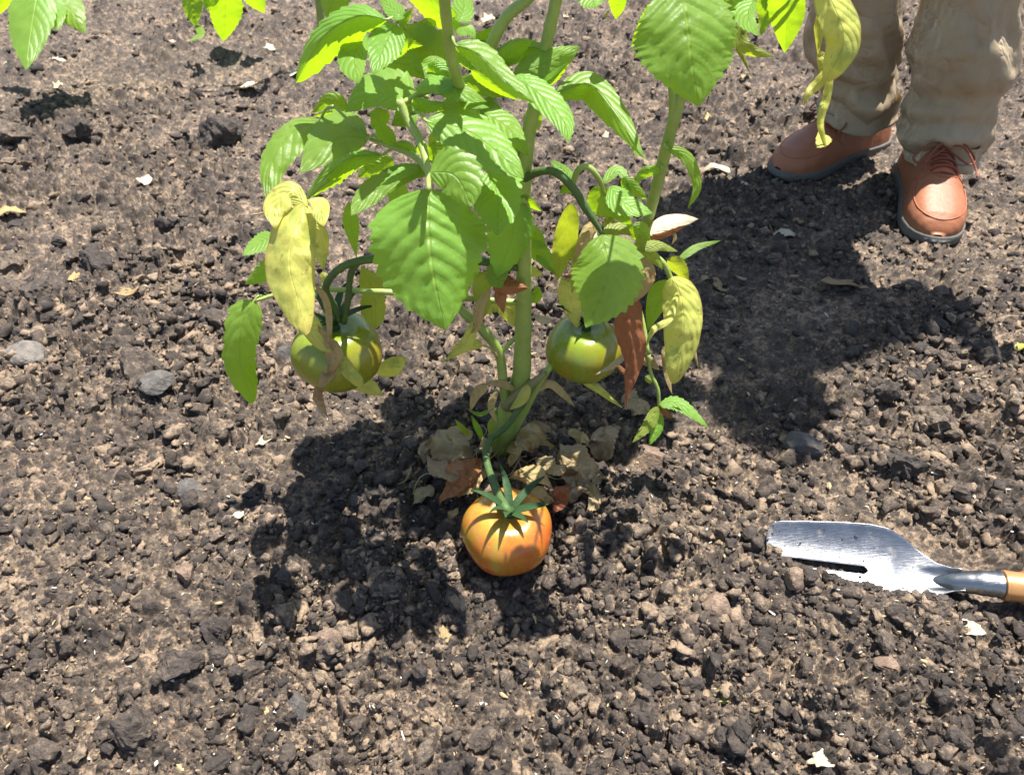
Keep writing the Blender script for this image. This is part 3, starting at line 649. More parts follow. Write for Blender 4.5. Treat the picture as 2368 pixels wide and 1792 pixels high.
Lf('V', MT, [(1468, 824), (1500, 838), (1526, 857)], 12, 16, .0, crumple=.004, teeth=0)
Lf('V', MYG, [(1492, 870), (1504, 880), (1510, 884)], 8, 10, .0)
Lf('V', MY, [(1338, 874), (1390, 904), (1438, 944)], 10, 9, .02, crumple=.003, teeth=0, fold=.5)
Lf('V', MW, [(1275, 742), (1250, 738), (1230, 725)], 7, 10, .03, crumple=.002, teeth=0)
Lf('L', MG, [(1526, 936), (1562, 930), (1602, 955), (1640, 990)], 17, 14, -.035, teeth=.12, g=-.9)
Lf('V', MYG, [(1521, 940), (1498, 985), (1462, 1024)], 15, 14, -.035, teeth=.08, g=-.2)
Lf('V', MG, [(1522, 948), (1522, 990), (1500, 1032)], 18, 12, -.03, teeth=.08, g=-.1)
Lf('V', MR, [(1524, 944), (1542, 958), (1560, 968)], 6, 8, -.036, crumple=.003, teeth=0)
# --- withered leaves hanging by the stem
Lf('D', MYG, [(1140, 635), (1110, 655), (1098, 698)], 18, 26, -.015, teeth=.02)
Lf('V', MR, [(1138, 650), (1172, 662), (1222, 668)], 22, 26, -.02, crumple=.006, teeth=.04, fold=.4)
Lf('V', MR, [(1160, 665), (1158, 690), (1162, 724)], 14, 16, -.018, crumple=.005, teeth=0)
Lf('D', MY, [(1165, 690), (1178, 720), (1190, 756)], 26, 18, .02, teeth=.03)
Lf('D', MY, [(1150, 720), (1140, 712), (1132, 730)], 16, 10, .02)
Lf('V', MT, [(1135, 670), (1108, 715), (1102, 755), (1088, 772)], 12, 14, -.03, crumple=.005, teeth=0, fold=.6)
Lf('V', MYG, [(1128, 680), (1115, 720), (1105, 745)], 16, 14, -.015)
Lf('V', MY, [(1098, 742), (1076, 790), (1056, 806), (1034, 822)], 14, 18, -.03, crumple=.004, teeth=0)
Lf('V', MY, [(1118, 799), (1078, 806), (1024, 838)], 18, 8, -.03, crumple=.003, teeth=0)
Lf('V', MT, [(1056, 832), (1060, 845), (1058, 862)], 3, 4, -.03, crumple=.002, teeth=0)
S([(1118, 799, -.03), (1135, 806, -.02), (1150, 825, -.006)], [.0012, .002], M_TANSTEM, name='leaf_stalk')
Lf('D', MG, [(1216, 558), (1255, 590), (1287, 634)], 22, 22, .03, teeth=.1)
Lf('L', MG, [(1240, 592), (1262, 610), (1286, 636)], 10, 8, .02)
Lf('D', MG, [(1225, 520), (1245, 550), (1262, 570)], 18, 14, .04)
Lf('D', MY, [(1226, 620), (1240, 632), (1256, 632)], 10, 12, .03)
Lf('D', MY, [(1300, 640), (1318, 680), (1335, 760)], 28, 26, .03, pk=.5)
Lf('D', MYG, [(1345, 540), (1340, 600), (1322, 680)], 22, 22, .02)
Lf('L', MG, [(1328, 420), (1300, 392), (1272, 370)], 12, 14, -.02, fold=-.3)
Lf('D', MG, [(1330, 422), (1310, 435), (1292, 448)], 10, 14, -.015)
Lf('V', MT, [(1236, 906), (1272, 888), (1305, 915), (1330, 942)], 10, 10, -.01, crumple=.003, teeth=0)
Lf('V', MYG, [(1207, 925), (1222, 905), (1236, 890)], 12, 10, -.03, g=-.5)
Lf('V', MY, [(1222, 890), (1205, 925), (1180, 948)], 12, 14, -.035, crumple=.003, teeth=0)
Lf('V', MT, [(1190, 900), (1150, 885), (1118, 890)], 8, 10, -.02, crumple=.003, teeth=0)
Lf('V', MT, [(1124, 888), (1098, 912), (1086, 952)], 12, 14, -.02, crumple=.005, teeth=0)
Lf('V', MT, [(1148, 905), (1135, 940), (1150, 985)], 9, 9, -.03, crumple=.003, teeth=0)
Lf('L', MG, [(1132, 948), (1108, 958), (1076, 943)], 5, 5, -.03, teeth=0)
Lf('L', MG, [(1130, 945), (1145, 950), (1153, 962)], 6, 6, -.035, teeth=0)
Lf('V', MYG, [(1150, 1020), (1140, 985), (1148, 955)], 12, 14, -.03, teeth=0)
Lf('V', MG, [(1118, 1020), (1102, 985), (1090, 960)], 7, 7, -.02, teeth=0)
Lf('V', MYG, [(1085, 1005), (1068, 990), (1052, 968)], 8, 7, -.01, teeth=0)
# --- top right group
Lf('V', MG, [(1572, -40), (1590, 60), (1600, 150), (1616, 247)], 122, 112, -.09, g=-.35, q=.1, bow=.045, pk=.40, tail=1.0, teeth=.09, nteeth=16, fold=.2, curl=.1, quilt=.0036, nu=60, nv=10, stalk=(1570, -90, .02), label='broad leaf at the top over the right shoot')
Lf('T', MG, [(1535, 0), (1502, 52), (1460, 110)], 26, 22, -.03, teeth=.1)
Lf('T', MG, [(1510, 80), (1506, 100), (1500, 122)], 12, 14, -.03)
Lf('D', MG, [(1662, -60), (1688, -5), (1684, 44)], 40, 38, -.02, stalk=(1610, -100, .02))
Lf('LL', MG, [(1742, 0), (1730, 40), (1758, 84)], 30, 18, -.02, teeth=.1)
Lf('LL', MG, [(1740, 20), (1705, 30), (1676, 52)], 18, 16, -.02)
Lf('D', MG, [(1765, -40), (1770, 28), (1760, 84)], 20, 20, .0)
Lf('T', MG, [(1822, -60), (1822, 20), (1815, 123)], 46, 42, -.03, pk=.45, teeth=.03, stalk=(1740, -110, .02))
Lf('V', MYG, [(1712, 55), (1722, 104), (1792, 133)], 22, 16, .02, wav=.3)
Lf('V', MYG, [(1702, 112), (1718, 135), (1735, 172)], 5, 5, .02, teeth=0)
Lf('V', MYG, [(1722, 62), (1716, 80), (1715, 92)], 6, 6, .02, teeth=0)
Lf('LL', MG, [(1370, -40), (1372, 0), (1378, 20)], 36, 34, .0, teeth=.2)
Lf('T', MG, [(1425, -40), (1428, 5), (1424, 46)], 22, 22, .0)
Lf('V', MY, [(1408, 25), (1402, 36), (1396, 48)], 3, 3, .0, teeth=0)
Lf('V', MY, [(1902, -40), (1938, 40), (1950, 110), (1908, 190)], 48, 46, -.04, g=0, bow=.03, pk=.42, tail=.6, teeth=0, crumple=.003, fold=.3, quilt=.0012, stalk=(1800, -120, .02), label='long yellowed leaf hanging in front of the trousers')
Lf('D', MY, [(1920, 0), (1896, 60), (1892, 130)], 14, 14, -.025, crumple=.003, teeth=0)
Lf('V', MY, [(1938, 130), (1900, 185), (1872, 215), (1860, 246)], 12, 12, -.045, crumple=.004, teeth=0, fold=.5)
Lf('V', MY, [(1918, 170), (1912, 225), (1898, 280), (1908, 342)], 10, 10, -.045, crumple=.003, teeth=0, fold=.3, pk=.3, tail=.4)
Lf('LL', MY, [(1894, 300), (1900, 320), (1908, 340)], 16, 22, -.046, crumple=.002, teeth=.1, pk=.75, tail=.5)
Lf('V', MY, [(1898, 120), (1902, 150), (1896, 175)], 12, 14, -.03, crumple=.003, teeth=0)
stem(plant, [(1600, -40, .02), (1680, -110, .02), (1760, -130, .02), (1820, -118, .02), (1900, -60, -.03)], [.004, .0035, .003, .002], name='side_shoot')

# unseen leaves added above the frame, placed up-sun to shade the stem base
SHADE_TGT = [(1090, 1050, .72), (1190, 985, .70), (1290, 950, .72), (1390, 935, .74), (1480, 900, .78), (1260, 1075, .68), (1385, 1040, .72), (1030, 1010, .74), (1150, 1100, .70), (1470, 985, .75), (985, 1090, .72), (1330, 1000, .70), (1540, 930, .8), (1440, 880, .8), (1330, 900, .76), (940, 960, .76), (850, 1030, .76), (770, 1060, .8), (900, 1120, .72), (800, 1130, .76), (980, 1190, .70), (1120, 960, .74)]
sp0 = D(1310, -110, plane(-110)); hub = Vector((.10, .92, .80))
tube('side_shoot', [sp0, sp0.lerp(hub, .5)+Vector((0, 0, .03)), hub, Vector((.26, 1.05, .86))], [.005, .0045, .004, .003], M_STEM, plant)  # unseen shoot added to carry the shading leaves
for k, (tx, ty, h_) in enumerate(SHADE_TGT):
    c = G(tx, ty)+SUN/SUN.z*h_  # leaf sits on the sun ray to the ground point it shades
    a = lr.uniform(0, 6.28); L_ = lr.uniform(.055, .07); ax_ = Vector((cos(a), sin(a)*.8, -.35)).normalized(); sd_ = Vector((-sin(a), cos(a), lr.uniform(-.3, .3))).normalized(); V = []; F = []; UV = []
    for i in range(25):
        u = i/24; ue = min(max(u, 1e-3), .999); pr = (ue/.38)**.5*((1-ue)/.62)**.82*.045
        for j in range(-5, 6):
            v = j/5; V.append(c+ax_*(u*2-1)*L_+sd_*pr*v*(1+.08*((u*9) % 1)*abs(v))+Vector((0, 0, -.02*u*u-.012*abs(v)))); UV.append((u, v*.5+.5))
    for i in range(24):
        for j in range(10): F.append((i*11+j, i*11+j+1, (i+1)*11+j+1, (i+1)*11+j))
    shade_leaf = mk('leaf', V, F, MG, plant, uv=UV); b_ = c-ax_*L_; q = hub if c.x < .2 else Vector((.26, 1.05, .86))
    tube('petiole', [q, q.lerp(b_, .5)+Vector((0, 0, .02)), b_], [.002, .0014], M_STEM, shade_leaf, sides=6)

# neighbouring plant hanging in at the top left
bp = Vector((-.55, 2.30, gh(-.55, 2.30))); pl2 = empty('tomato_plant', bp)
tag(pl2, 'neighbouring green plant at the top left whose leaves hang into view', 'plant')
tube('main_stem', [bp-Vector((0, 0, .02)), bp+Vector((.02, -.02, .22)), bp+Vector((-.02, -.05, .5)), bp+Vector((.02, -.08, .75))], [.012, .010, .008, .005], M_STEM, pl2)
def L2(*a, **k): return leaf(pl2, *a, Y0=k.pop('Yp', 2.05), quilt=.0036, **k)
L2('L', MG, [(92, -40), (76, 50), (60, 163)], 60, 52, 0, stalk=(120, -110, .05), teeth=.06, sr=.003, bow=.03, pk=.42)
L2('L', MG, [(108, -20), (160, 22), (200, 78)], 40, 34, .02, lobes=.12, bow=.04)
L2('L', MG, [(100, -20), (125, 30), (135, 72)], 30, 30, .01)
L2('T', MG, [(40, -40), (10, 0), (-25, 50)], 30, 20, .02)
L2('D', MG, [(440, -40), (446, 20), (452, 62)], 24, 24, .0, stalk=(430, -120, .05), sr=.003, Yp=2.26)
L2('LL', MG, [(452, 55), (465, 80), (436, 97)], 9, 9, .0, Yp=2.26)
L2('T', MG, [(522, -60), (521, 25), (517, 97)], 38, 38, .02, stalk=(500, -130, .05), sr=.003, pk=.45, Yp=2.26)
L2('T', MG, [(565, -45), (588, -5), (612, 32)], 22, 26, .02, Yp=2.26)
L2('D', MG, [(495, -40), (485, 0), (476, 24)], 20, 20, .04, Yp=2.26)
def arc2(a, b, r):
    m = a.lerp(b, .5)+Vector((0, 0, .08)); tube('side_shoot', [a, m, b], [r, r*.6], M_STEM, pl2)
arc2(bp+Vector((-.02, -.05, .5)), D(120, -110, plane(-110, 2.05)+.05), .006)
arc2(bp+Vector((-.01, -.04, .4)), D(430, -120, plane(-120, 2.05)+.05), .006)
arc2(bp+Vector((.01, -.06, .6)), D(500, -130, plane(-130, 2.05)+.05), .006)

# ------------------------------------------------------------------ tomatoes
def tomato_mat(name, body, blush, shoulder):
    s = NT(name); tc = s.n('ShaderNodeTexCoord').outputs['Object']; sep = s.n('ShaderNodeSeparateXYZ'); s.l(tc, sep.inputs[0])
    z = s.math('MULTIPLY', sep.outputs[2], 20.)
    st = s.n('ShaderNodeMapping'); st.inputs['Scale'].default_value = (55, 55, 9); s.l(tc, st.inputs['Vector'])
    streak = s.noise(1., 4, .6, st.outputs[0], .4); n = s.noise(22, 3, .5)
    f = s.math('ADD', s.math('MULTIPLY', n, .9), s.math('MULTIPLY_ADD', streak, .6, -.30))
    f = s.math('ADD', f, s.math('MULTIPLY', z, -.16), clamp=True)
    c = s.ramp(f, [(.12, shoulder), (.42, body), (.75, blush)])
    dots = s.noise(420, 2, .5); dm = s.ramp(dots, [(.70, (0, 0, 0)), (.74, (1, 1, 1))])
    c = s.mix(s.math('MULTIPLY', dm, .35), c, (.55, .5, .25))
    s.l(c, s.b.inputs['Base Color']); s.b.inputs['Roughness'].default_value = .22; s.b.inputs['Subsurface Weight'].default_value = .25
    s.b.inputs['Subsurface Radius'].default_value = (.012, .006, .002); s.b.inputs['Subsurface Scale'].default_value = 1.
    s.l(s.bump(s.noise(90, 3, .6), .0006, .5), s.b.inputs['Normal'])
    s.l(s.math('MULTIPLY_ADD', s.noise(130, 3, .6), .25, .14), s.b.inputs['Roughness'])
    return s.m
M_T1 = tomato_mat('green_tomato_skin', (.19, .21, .014), (.28, .18, .018), (.17, .24, .025))
M_T2 = tomato_mat('ripening_tomato_skin', (.43, .15, .020), (.42, .050, .014), (.36, .26, .035))
def tomato(c, R, mat, label, nsep, seed, squash=.84, lean=(0, 0), sep_len=1., up=1.):
    rr = random.Random(seed); t = empty('tomato', c); tag(t, label, 'tomato')
    tilt = Vector((lean[0], lean[1], 1)).normalized(); quat = Vector((0, 0, 1)).rotation_difference(tilt)
    nt_, npv = 72, 46; V = []; F = []
    ph = rr.uniform(0, 6)
    def surf(th, a):
        r = R*(1+.022*cos(5*a+ph)*sin(th)+.012*cos(3*a+1+ph)*sin(th))
        rib = .003*cos(9*a+ph)*math.exp(-((th-.45)/.38)**2)+.008*cos(5*a+ph)*math.exp(-((th-.5)/.4)**2)
        z = R*squash*cos(th)-R*.20*math.exp(-(th/.42)**2)+R*.06*math.exp(-((pi-th)/.5)**2)
        rad = r*sin(th)**.92*(1+rib)
        return Vector((rad*cos(a), rad*sin(a), z))
    for i in range(npv+1):
        th = pi*i/npv
        for j in range(nt_):
            V.append(Vector(c)+quat@surf(max(th, 1e-3), 2*pi*j/nt_))
    for i in range(npv):
        for j in range(nt_): F.append((i*nt_+j, (i+1)*nt_+j, (i+1)*nt_+(j+1) % nt_, i*nt_+(j+1) % nt_))
    mk('fruit', V, F, mat, t)
    top = Vector(c)+quat@(surf(.02, 0)+Vector((0, 0, .003)))
    cal = None
    Vc, Fc = tube_vf([top-Vector((0, 0, .004)), top+quat@Vector((0, 0, .008))], [R*.13, R*.08], n=6, sides=14)
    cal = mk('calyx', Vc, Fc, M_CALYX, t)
    for k in range(nsep):
        a = 2*pi*k/nsep+rr.uniform(-.25, .25)+ph; L_ = R*rr.uniform(.8, 1.15)*sep_len*(.62 if sin(a) < -.35 else 1); rise = rr.uniform(.35, 1.0)*up*(1.5 if sin(a) < -.2 else 1.1)
        dirv = Vector((cos(a), sin(a), 0)); sd = Vector((-sin(a), cos(a), 0)); Vs = []; Fs = []; n = 12
        tw = rr.uniform(-.5, .5); cv = rr.uniform(-.35, .35)
        for i in range(n+1):
            u = i/n; w_ = R*.072*(1-u)**.7*(1+.5*sin(pi*u))+.0004
            p = dirv*(R*.06+L_*u*(1-.12*u))+sd*(cv*u*u*L_*.4)+Vector((0, 0, R*.05+rise*L_*(u**.8)*(1-.35*u)))
            s2 = (sd*cos(tw*u*2)+Vector((0, 0, 1))*sin(tw*u*2))
            for e, hgt in ((-1, .0012), (0, -.0006), (1, .0012)): Vs.append(top+quat@(p+s2*e*w_+Vector((0, 0, hgt))))
        for i in range(n):
            for e in range(2): Fs.append((i*3+e, i*3+e+1, i*3+e+4, i*3+e+3))
        b = len(Vs); Vs += [v-quat@Vector((0, 0, .0009)) for v in Vs]; Fs += [tuple(q+b for q in reversed(f)) for f in Fs]
        mk('sepal', Vs, Fs, M_CALYX, cal)
    return t, top
t1, top1 = tomato(D(781, 812, .925), .0535, M_T1, 'green tomato hanging at left behind a shrivelled yellow leaf', 7, 3)
t2, top2 = tomato(D(1350, 806, .985), .0485, M_T1, 'green tomato hanging right of the main stem beside a rust-brown leaf', 6, 8)
t3, top3 = tomato(D(1173, 1228, .930), .0545, M_T2, 'ripening orange-red tomato resting on the soil at the plant base', 7, 5, lean=(.05, -.06))
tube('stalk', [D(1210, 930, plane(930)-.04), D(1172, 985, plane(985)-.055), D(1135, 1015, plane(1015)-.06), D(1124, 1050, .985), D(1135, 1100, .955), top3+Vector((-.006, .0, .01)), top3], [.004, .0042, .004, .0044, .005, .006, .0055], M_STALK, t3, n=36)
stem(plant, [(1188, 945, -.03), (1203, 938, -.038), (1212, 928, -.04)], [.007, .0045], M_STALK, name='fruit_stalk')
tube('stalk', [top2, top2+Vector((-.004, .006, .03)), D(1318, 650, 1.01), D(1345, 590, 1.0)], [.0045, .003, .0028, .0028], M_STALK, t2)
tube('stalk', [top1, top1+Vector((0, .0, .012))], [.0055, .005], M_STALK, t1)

# ------------------------------------------------------------------ dry leaves lying around the base and over the bed
def gleaf(kind_mat, mid, wA, wB, label, name='dry_leaf', cat='leaf', group=None, h=.012, **k):
    pts = [(m[0], m[1], m[2] if len(m) > 2 else h) for m in mid]
    zs = [];
    for x, y, hh in pts:
        p = G(x, y, hh); zs.append(gdepth(y, hh+max(-.01, gh(p.x, p.y))))
    D0 = zs[0]; m3 = [(x, y, z-D0) for (x, y, _), z in zip(pts, zs)]
    kw = dict(g=-1.0, teeth=.10, crumple=.007, quilt=.0008, fold=-.45, curl=.3, wav=.8, lobes=.28, nu=48, nv=9, cfreq=1.45, pk=.38, tail=1.15); kw.update(k)
    kw['crumple'] *= .85; wA *= .88; wB *= .88
    V, F, UV, b = leaf_vf(m3, wA, wB, D0, **kw)
    o = mk(name, V, F, kind_mat, None, uv=UV); tag(o, label, cat, group); return o
gleaf(MGR, [(1095, 1060, .02), (1040, 1045, .05), (990, 1100, .02)], 48, 42, 'crumpled tan dry leaf left of the stem base above the orange tomato', crumple=.022, pk=.5)
gleaf(MT, [(1095, 1000, .03), (1062, 1015, .045), (1075, 1075, .02)], 24, 26, 'small tan folded dry leaf highest in the pile left of the stem', crumple=.014)
gleaf(MR, [(1110, 1060, .055), (1070, 1105, .05), (1012, 1168, .02)], 40, 34, 'reddish dry leaf with pale veins touching the orange tomato', crumple=.012, g=-.5)
gleaf(MGR, [(1004, 1128, .02), (980, 1140, .02), (957, 1166, .012)], 20, 18, 'small olive dry leaf left of the reddish dry leaf', crumple=.008)
gleaf(MT, [(1060, 1175, .03), (1045, 1190, .02), (1036, 1198, .012)], 10, 12, 'tiny folded brown leaf scrap at the left shoulder of the orange tomato', crumple=.004)
gleaf(MGR, [(1290, 1022, .03), (1335, 1065, .065), (1392, 1096, .035)], 44, 40, 'big crumpled tan dry leaf arching right of the orange tomato', crumple=.020, pk=.5, g=-.4)
gleaf(MGR, [(1330, 1060, .05), (1330, 1120, .03), (1310, 1165, .015)], 40, 34, 'crumpled brown dry leaf hanging down right beside the orange tomato', crumple=.020, pk=.45, g=-.2)
gleaf(MT, [(1180, 1055, .04), (1230, 1012, .045), (1285, 1035, .03)], 30, 26, 'tan curled dry leaf just right of the stem base', crumple=.020, pk=.5, g=-.4)
gleaf(MT, [(1178, 1105, .06), (1225, 1098, .065), (1282, 1128, .05)], 22, 26, 'pale dry leaf behind the top of the orange tomato', crumple=.012, pk=.5, g=-.5)
gleaf(MR, [(1290, 1125, .04), (1300, 1150, .03), (1280, 1190, .015)], 22, 22, 'dark red-brown dry leaf pressed against the right of the orange tomato', crumple=.012)
gleaf(MGR, [(1385, 985, .012), (1398, 1020, .03), (1385, 1062, .01)], 38, 36, 'round curled brown dry leaf in the shade right of the stem base', crumple=.012, pk=.5, tail=.5)
gleaf(MGR, [(1410, 1085, .012), (1385, 1100, .012), (1375, 1128, .01)], 18, 16, 'small grey dry leaf right of the crumpled leaf pile', crumple=.006)
gleaf(MGR, [(1440, 920, .012), (1475, 935, .025), (1498, 960, .01)], 32, 28, 'brown dry leaf in the shade under the right tomato', crumple=.010)
gleaf(MT, [(1180, 1020, .03), (1195, 1050, .05), (1180, 1085, .03)], 18, 16, 'narrow tan dry leaf hugging the stem base', crumple=.012)
gleaf(MT, [(1120, 1010, .05), (1126, 1040, .05), (1118, 1078, .03)], 12, 12, 'thin brown leaf strip left against the stem base', crumple=.008)
for k, (a_p, b_p, c_p, w1, w2, mt, lab) in enumerate([
 ((1060, 1100, .05), (1020, 1085, .06), (985, 1050, .03), 22, 26, MGR, 'thin tan dry leaf arching at the left of the pile by the stem'),
 ((1130, 1085, .05), (1090, 1120, .05), (1060, 1150, .03), 16, 20, MT, 'curled ochre dry leaf between the stem and the reddish leaf'),
 ((1240, 1060, .05), (1280, 1085, .07), (1330, 1075, .05), 20, 24, MGR, 'papery tan dry leaf bridging the middle of the pile right of the stem'),
 ((1220, 1130, .05), (1255, 1150, .05), (1290, 1160, .03), 14, 18, MT, 'ochre dry leaf edge peeping out behind the right shoulder of the orange tomato'),
 ((1345, 1120, .02), (1375, 1150, .03), (1350, 1185, .01), 18, 20, MGR, 'tan dry leaf at the outer right foot of the pile'),
 ((1010, 1010, .02), (985, 1040, .03), (980, 1075, .01), 16, 16, MGR, 'pale dry leaf at the outer left of the pile'),
 ((1215, 1000, .03), (1250, 985, .05), (1280, 1000, .03), 18, 14, MGR, 'upright tan dry leaf at the back of the pile'),
 ((1310, 1000, .02), (1340, 1010, .03), (1360, 1035, .01), 14, 16, MT, 'small ochre dry leaf behind the big arching one')]):
    gleaf(mt, [a_p, b_p, c_p], w1, w2, lab, crumple=.010, g=-.4)
Vs_ = []; Fs_ = []; rs_ = random.Random(66)
for k in range(34):
    x0 = rs_.gauss(1175, 95); y0 = rs_.gauss(1085, 32); L_ = rs_.uniform(.02, .055); a = rs_.uniform(0, 6.28); p = G(x0, y0)
    if (p.x-P_TOM.x)**2+(p.y-P_TOM.y)**2 < .055**2: continue
    P_ = []
    for i in range(4):
        q = Vector((p.x+cos(a)*L_*i/3, p.y+sin(a)*L_*i/3, 0)); a += rs_.uniform(-.6, .6); q.z = gh(q.x, q.y)+rs_.uniform(.004, .028); P_.append(q)
    v, f = tube_vf(P_, [.0011, .0008, .0004], n=9, sides=5); o_ = len(Vs_); Vs_ += v; Fs_ += [tuple(w+o_ for w in q) for q in f]
tag(mk('dry_strands', Vs_, Fs_, M_TANSTEM, None, loc=base_p), 'thin dry stalk strands tangled in the leaf litter at the stem base', 'straw', kind='stuff')
FLK = [
 (575, 217, 80, 42, 0, MW, 'large cream leaf fragment lying in the upper left'), (628, 126, 34, 26, .4, MW, 'small pale diamond-shaped leaf scrap in the upper left'),
 (428, 666, 66, 50, .2, MW, 'bright yellow-white curled leaf scrap left of the plant'), (1814, 543, 62, 34, -.1, MW, 'pale leaf fragment in the shadow near the toe of the front shoe'),
 (1942, 676, 118, 62, .1, MGR, 'largest pale dry leaf in the shadow on the right'), (1654, 402, 72, 26, -.2, MW, 'cream leaf scrap left of the left shoe sole'),
 (1720, 443, 34, 22, .1, MW, 'little cream leaf scrap in front of the left shoe'), (2224, 1476, 54, 40, .1, MW, 'pale yellow ragged leaf scrap right below the trowel handle'),
 (1895, 1774, 80, 34, .2, MW, 'white leaf fragment at the bottom edge'), (682, 180, 34, 36, .6, MW, 'white leaf piece behind the top left plant leaf'),
 (1128, 76, 36, 30, .2, MW, 'white leaf piece between the upper stems'), (1308, 50, 42, 16, .1, MW, 'flat white chip right of the upper stems'),
 (1028, 1468, 30, 40, .3, MT, 'small straw-coloured leaf scrap below the orange tomato'), (1672, 1612, 30, 26, .5, MY, 'small yellow curled scrap in the lower right'),
 (340, 422, 34, 28, .2, MW, 'small folded pale scrap in the upper left below the black clod'), (1665, 670, 34, 46, .3, MGR, 'tan leaf scrap in the shade right of the yellow leaf'),
 (1628, 655, 26, 18, .2, MGR, 'tiny tan scrap in the shade beside another tan scrap'), (1642, 284, 30, 36, .3, MT, 'ochre leaf scrap on soil left of the left shoe'),
 (176, 652, 26, 34, .2, MT, 'ochre straw scrap left of the bright curled scrap'), (300, 690, 60, 18, .3, MT, 'long ochre twisted scrap left of the bright curled scrap'),
 (1845, 518, 26, 20, .3, MT, 'ochre scrap in the shadow beside the pale fragment'), (1723, 186, 34, 20, .3, MT, 'ochre scrap in the upper right shade'),
 (138, 152, 40, 16, -.2, MW, 'white chip below the top left leaf'), (142, 220, 24, 30, .8, MW, 'blue-white chip upper left'), (358, 250, 22, 24, .2, MW, 'small cream scrap upper left of centre'),
 (405, 120, 18, 16, .1, MW, 'tiny cream scrap near the top left'), (1405, 315, 26, 18, .1, MW, 'small white seed-like chip right of the main stem'),
 (1450, 87, 18, 10, .3, MW, 'tiny pale chip in the upper right'), (1275, 575, 24, 14, .3, MW, 'small cream scrap right of the main stem'), (30, 505, 60, 30, .5, MT, 'frayed straw tuft at the left edge'),
 (2352, 820, 30, 22, .4, MY, 'yellow scrap at the right edge'), (2250, 890, 26, 14, .3, MW, 'small white chip on the right'),
 (560, 1212, 28, 22, .4, MW, 'white-grey chip left of the lower shadow'), (610, 1022, 40, 22, .4, MW, 'pale blue-white chip beside the plant shadow'), (2095, 680, 20, 12, .2, MGR, 'small tan scrap at the right of the big dry leaf'),
]
def flake(px, py, wpx, hpx, ang, mat, label, seed, lift=.004, name='leaf_scrap', cat='leaf scrap', group=None, bend=.3):
    rr = random.Random(seed); sc = gdepth(py)/FPX; p = G(px, py); g = gh(p.x, p.y)
    W = wpx*sc/2; L = hpx*sc/2/.75; n = 18; rings = 4; V = []; F = []; UV = []; rad = []
    for k in range(n): rad.append(rr.uniform(.62, 1.12)*(1.12 if k % 5 == 0 else 1))
    cu = rr.uniform(-bend, bend)*1.5; cv = rr.uniform(.1, bend)*1.5; tl = rr.uniform(-.25, .25); tl2 = rr.uniform(-.3, .1)
    for i in range(rings+1):
        q = i/rings
        for k in range(n):
            a = 2*pi*k/n; x = cos(a)*rad[k]*q; y = sin(a)*rad[k]*q
            z = (cu*x*x*W+cv*y*y*L+.10*W*sin(3*a+seed)*q*q+tl*x*W+tl2*y*L)
            X = x*W; Yv = y*L; V.append((p.x+X*cos(ang)-Yv*sin(ang), p.y+X*sin(ang)+Yv*cos(ang), g+lift+z+.1*W)); UV.append((x*.4+.5, y*.4+.5))
    for i in range(rings):
        for k in range(n): F.append((i*n+k, (i+1)*n+k, (i+1)*n+(k+1) % n, i*n+(k+1) % n))
    b = len(V); th = .0005; V += [(x, y, z-th) for x, y, z in V]; UV += UV[:b]; F += [tuple(q+b for q in reversed(f)) for f in F]
    for k in range(n): F.append((rings*n+k, b+rings*n+k, b+rings*n+(k+1) % n, rings*n+(k+1) % n))
    return tag(mk(name, V, F, mat, None, uv=UV, loc=(p.x, p.y, g)), label, cat, group)
for k, (x, y, a, b, an, m, lab) in enumerate(FLK): flake(x, y, a, b, an, m, lab, 40+k)
# small countable scraps and seed husks
M_HUSK = simple('pale_husk', (.52, .47, .38), .55, .4, nscale=200, col2=(.66, .62, .52)).m
M_STRAW = simple('ochre_straw', (.36, .25, .12), .6, .3, nscale=150, col2=(.46, .34, .18)).m
fp = []
for k in range(10):
    rr = random.Random(300+k); V = []; n = 9; le = 1; w_ = rr.uniform(.18, .5); cz = rr.uniform(.05, .4); F = []
    for i in range(n+1):
        u = i/n*2-1; ww = w_*(1-u*u)**.5*(1+.3*rr.uniform(-1, 1))+.02
        for e in (-1, 0, 1): V.append((u+.1*e*rr.uniform(-1, 1), e*ww+.25*cz*u*u, cz*(1-u*u)*.5+(.18 if e == 0 else 0)+.05*rr.uniform(-1, 1)))
    b = len(V); V += [(x, y, z-.08) for x, y, z in V]
    for i in range(n):
        for e in range(2):
            f = (i*3+e, i*3+e+3, i*3+e+4, i*3+e+1); F += [f, tuple(q+b for q in reversed(f))]
        F += [(i*3, i*3+b, i*3+3+b, i*3+3), (i*3+2, i*3+5, i*3+5+b, i*3+2+b)]
    me = bpy.data.meshes.new('husk'); me.from_pydata(V, [], F); me.materials.append(M_HUSK if k % 2 else M_STRAW); fp.append(me)
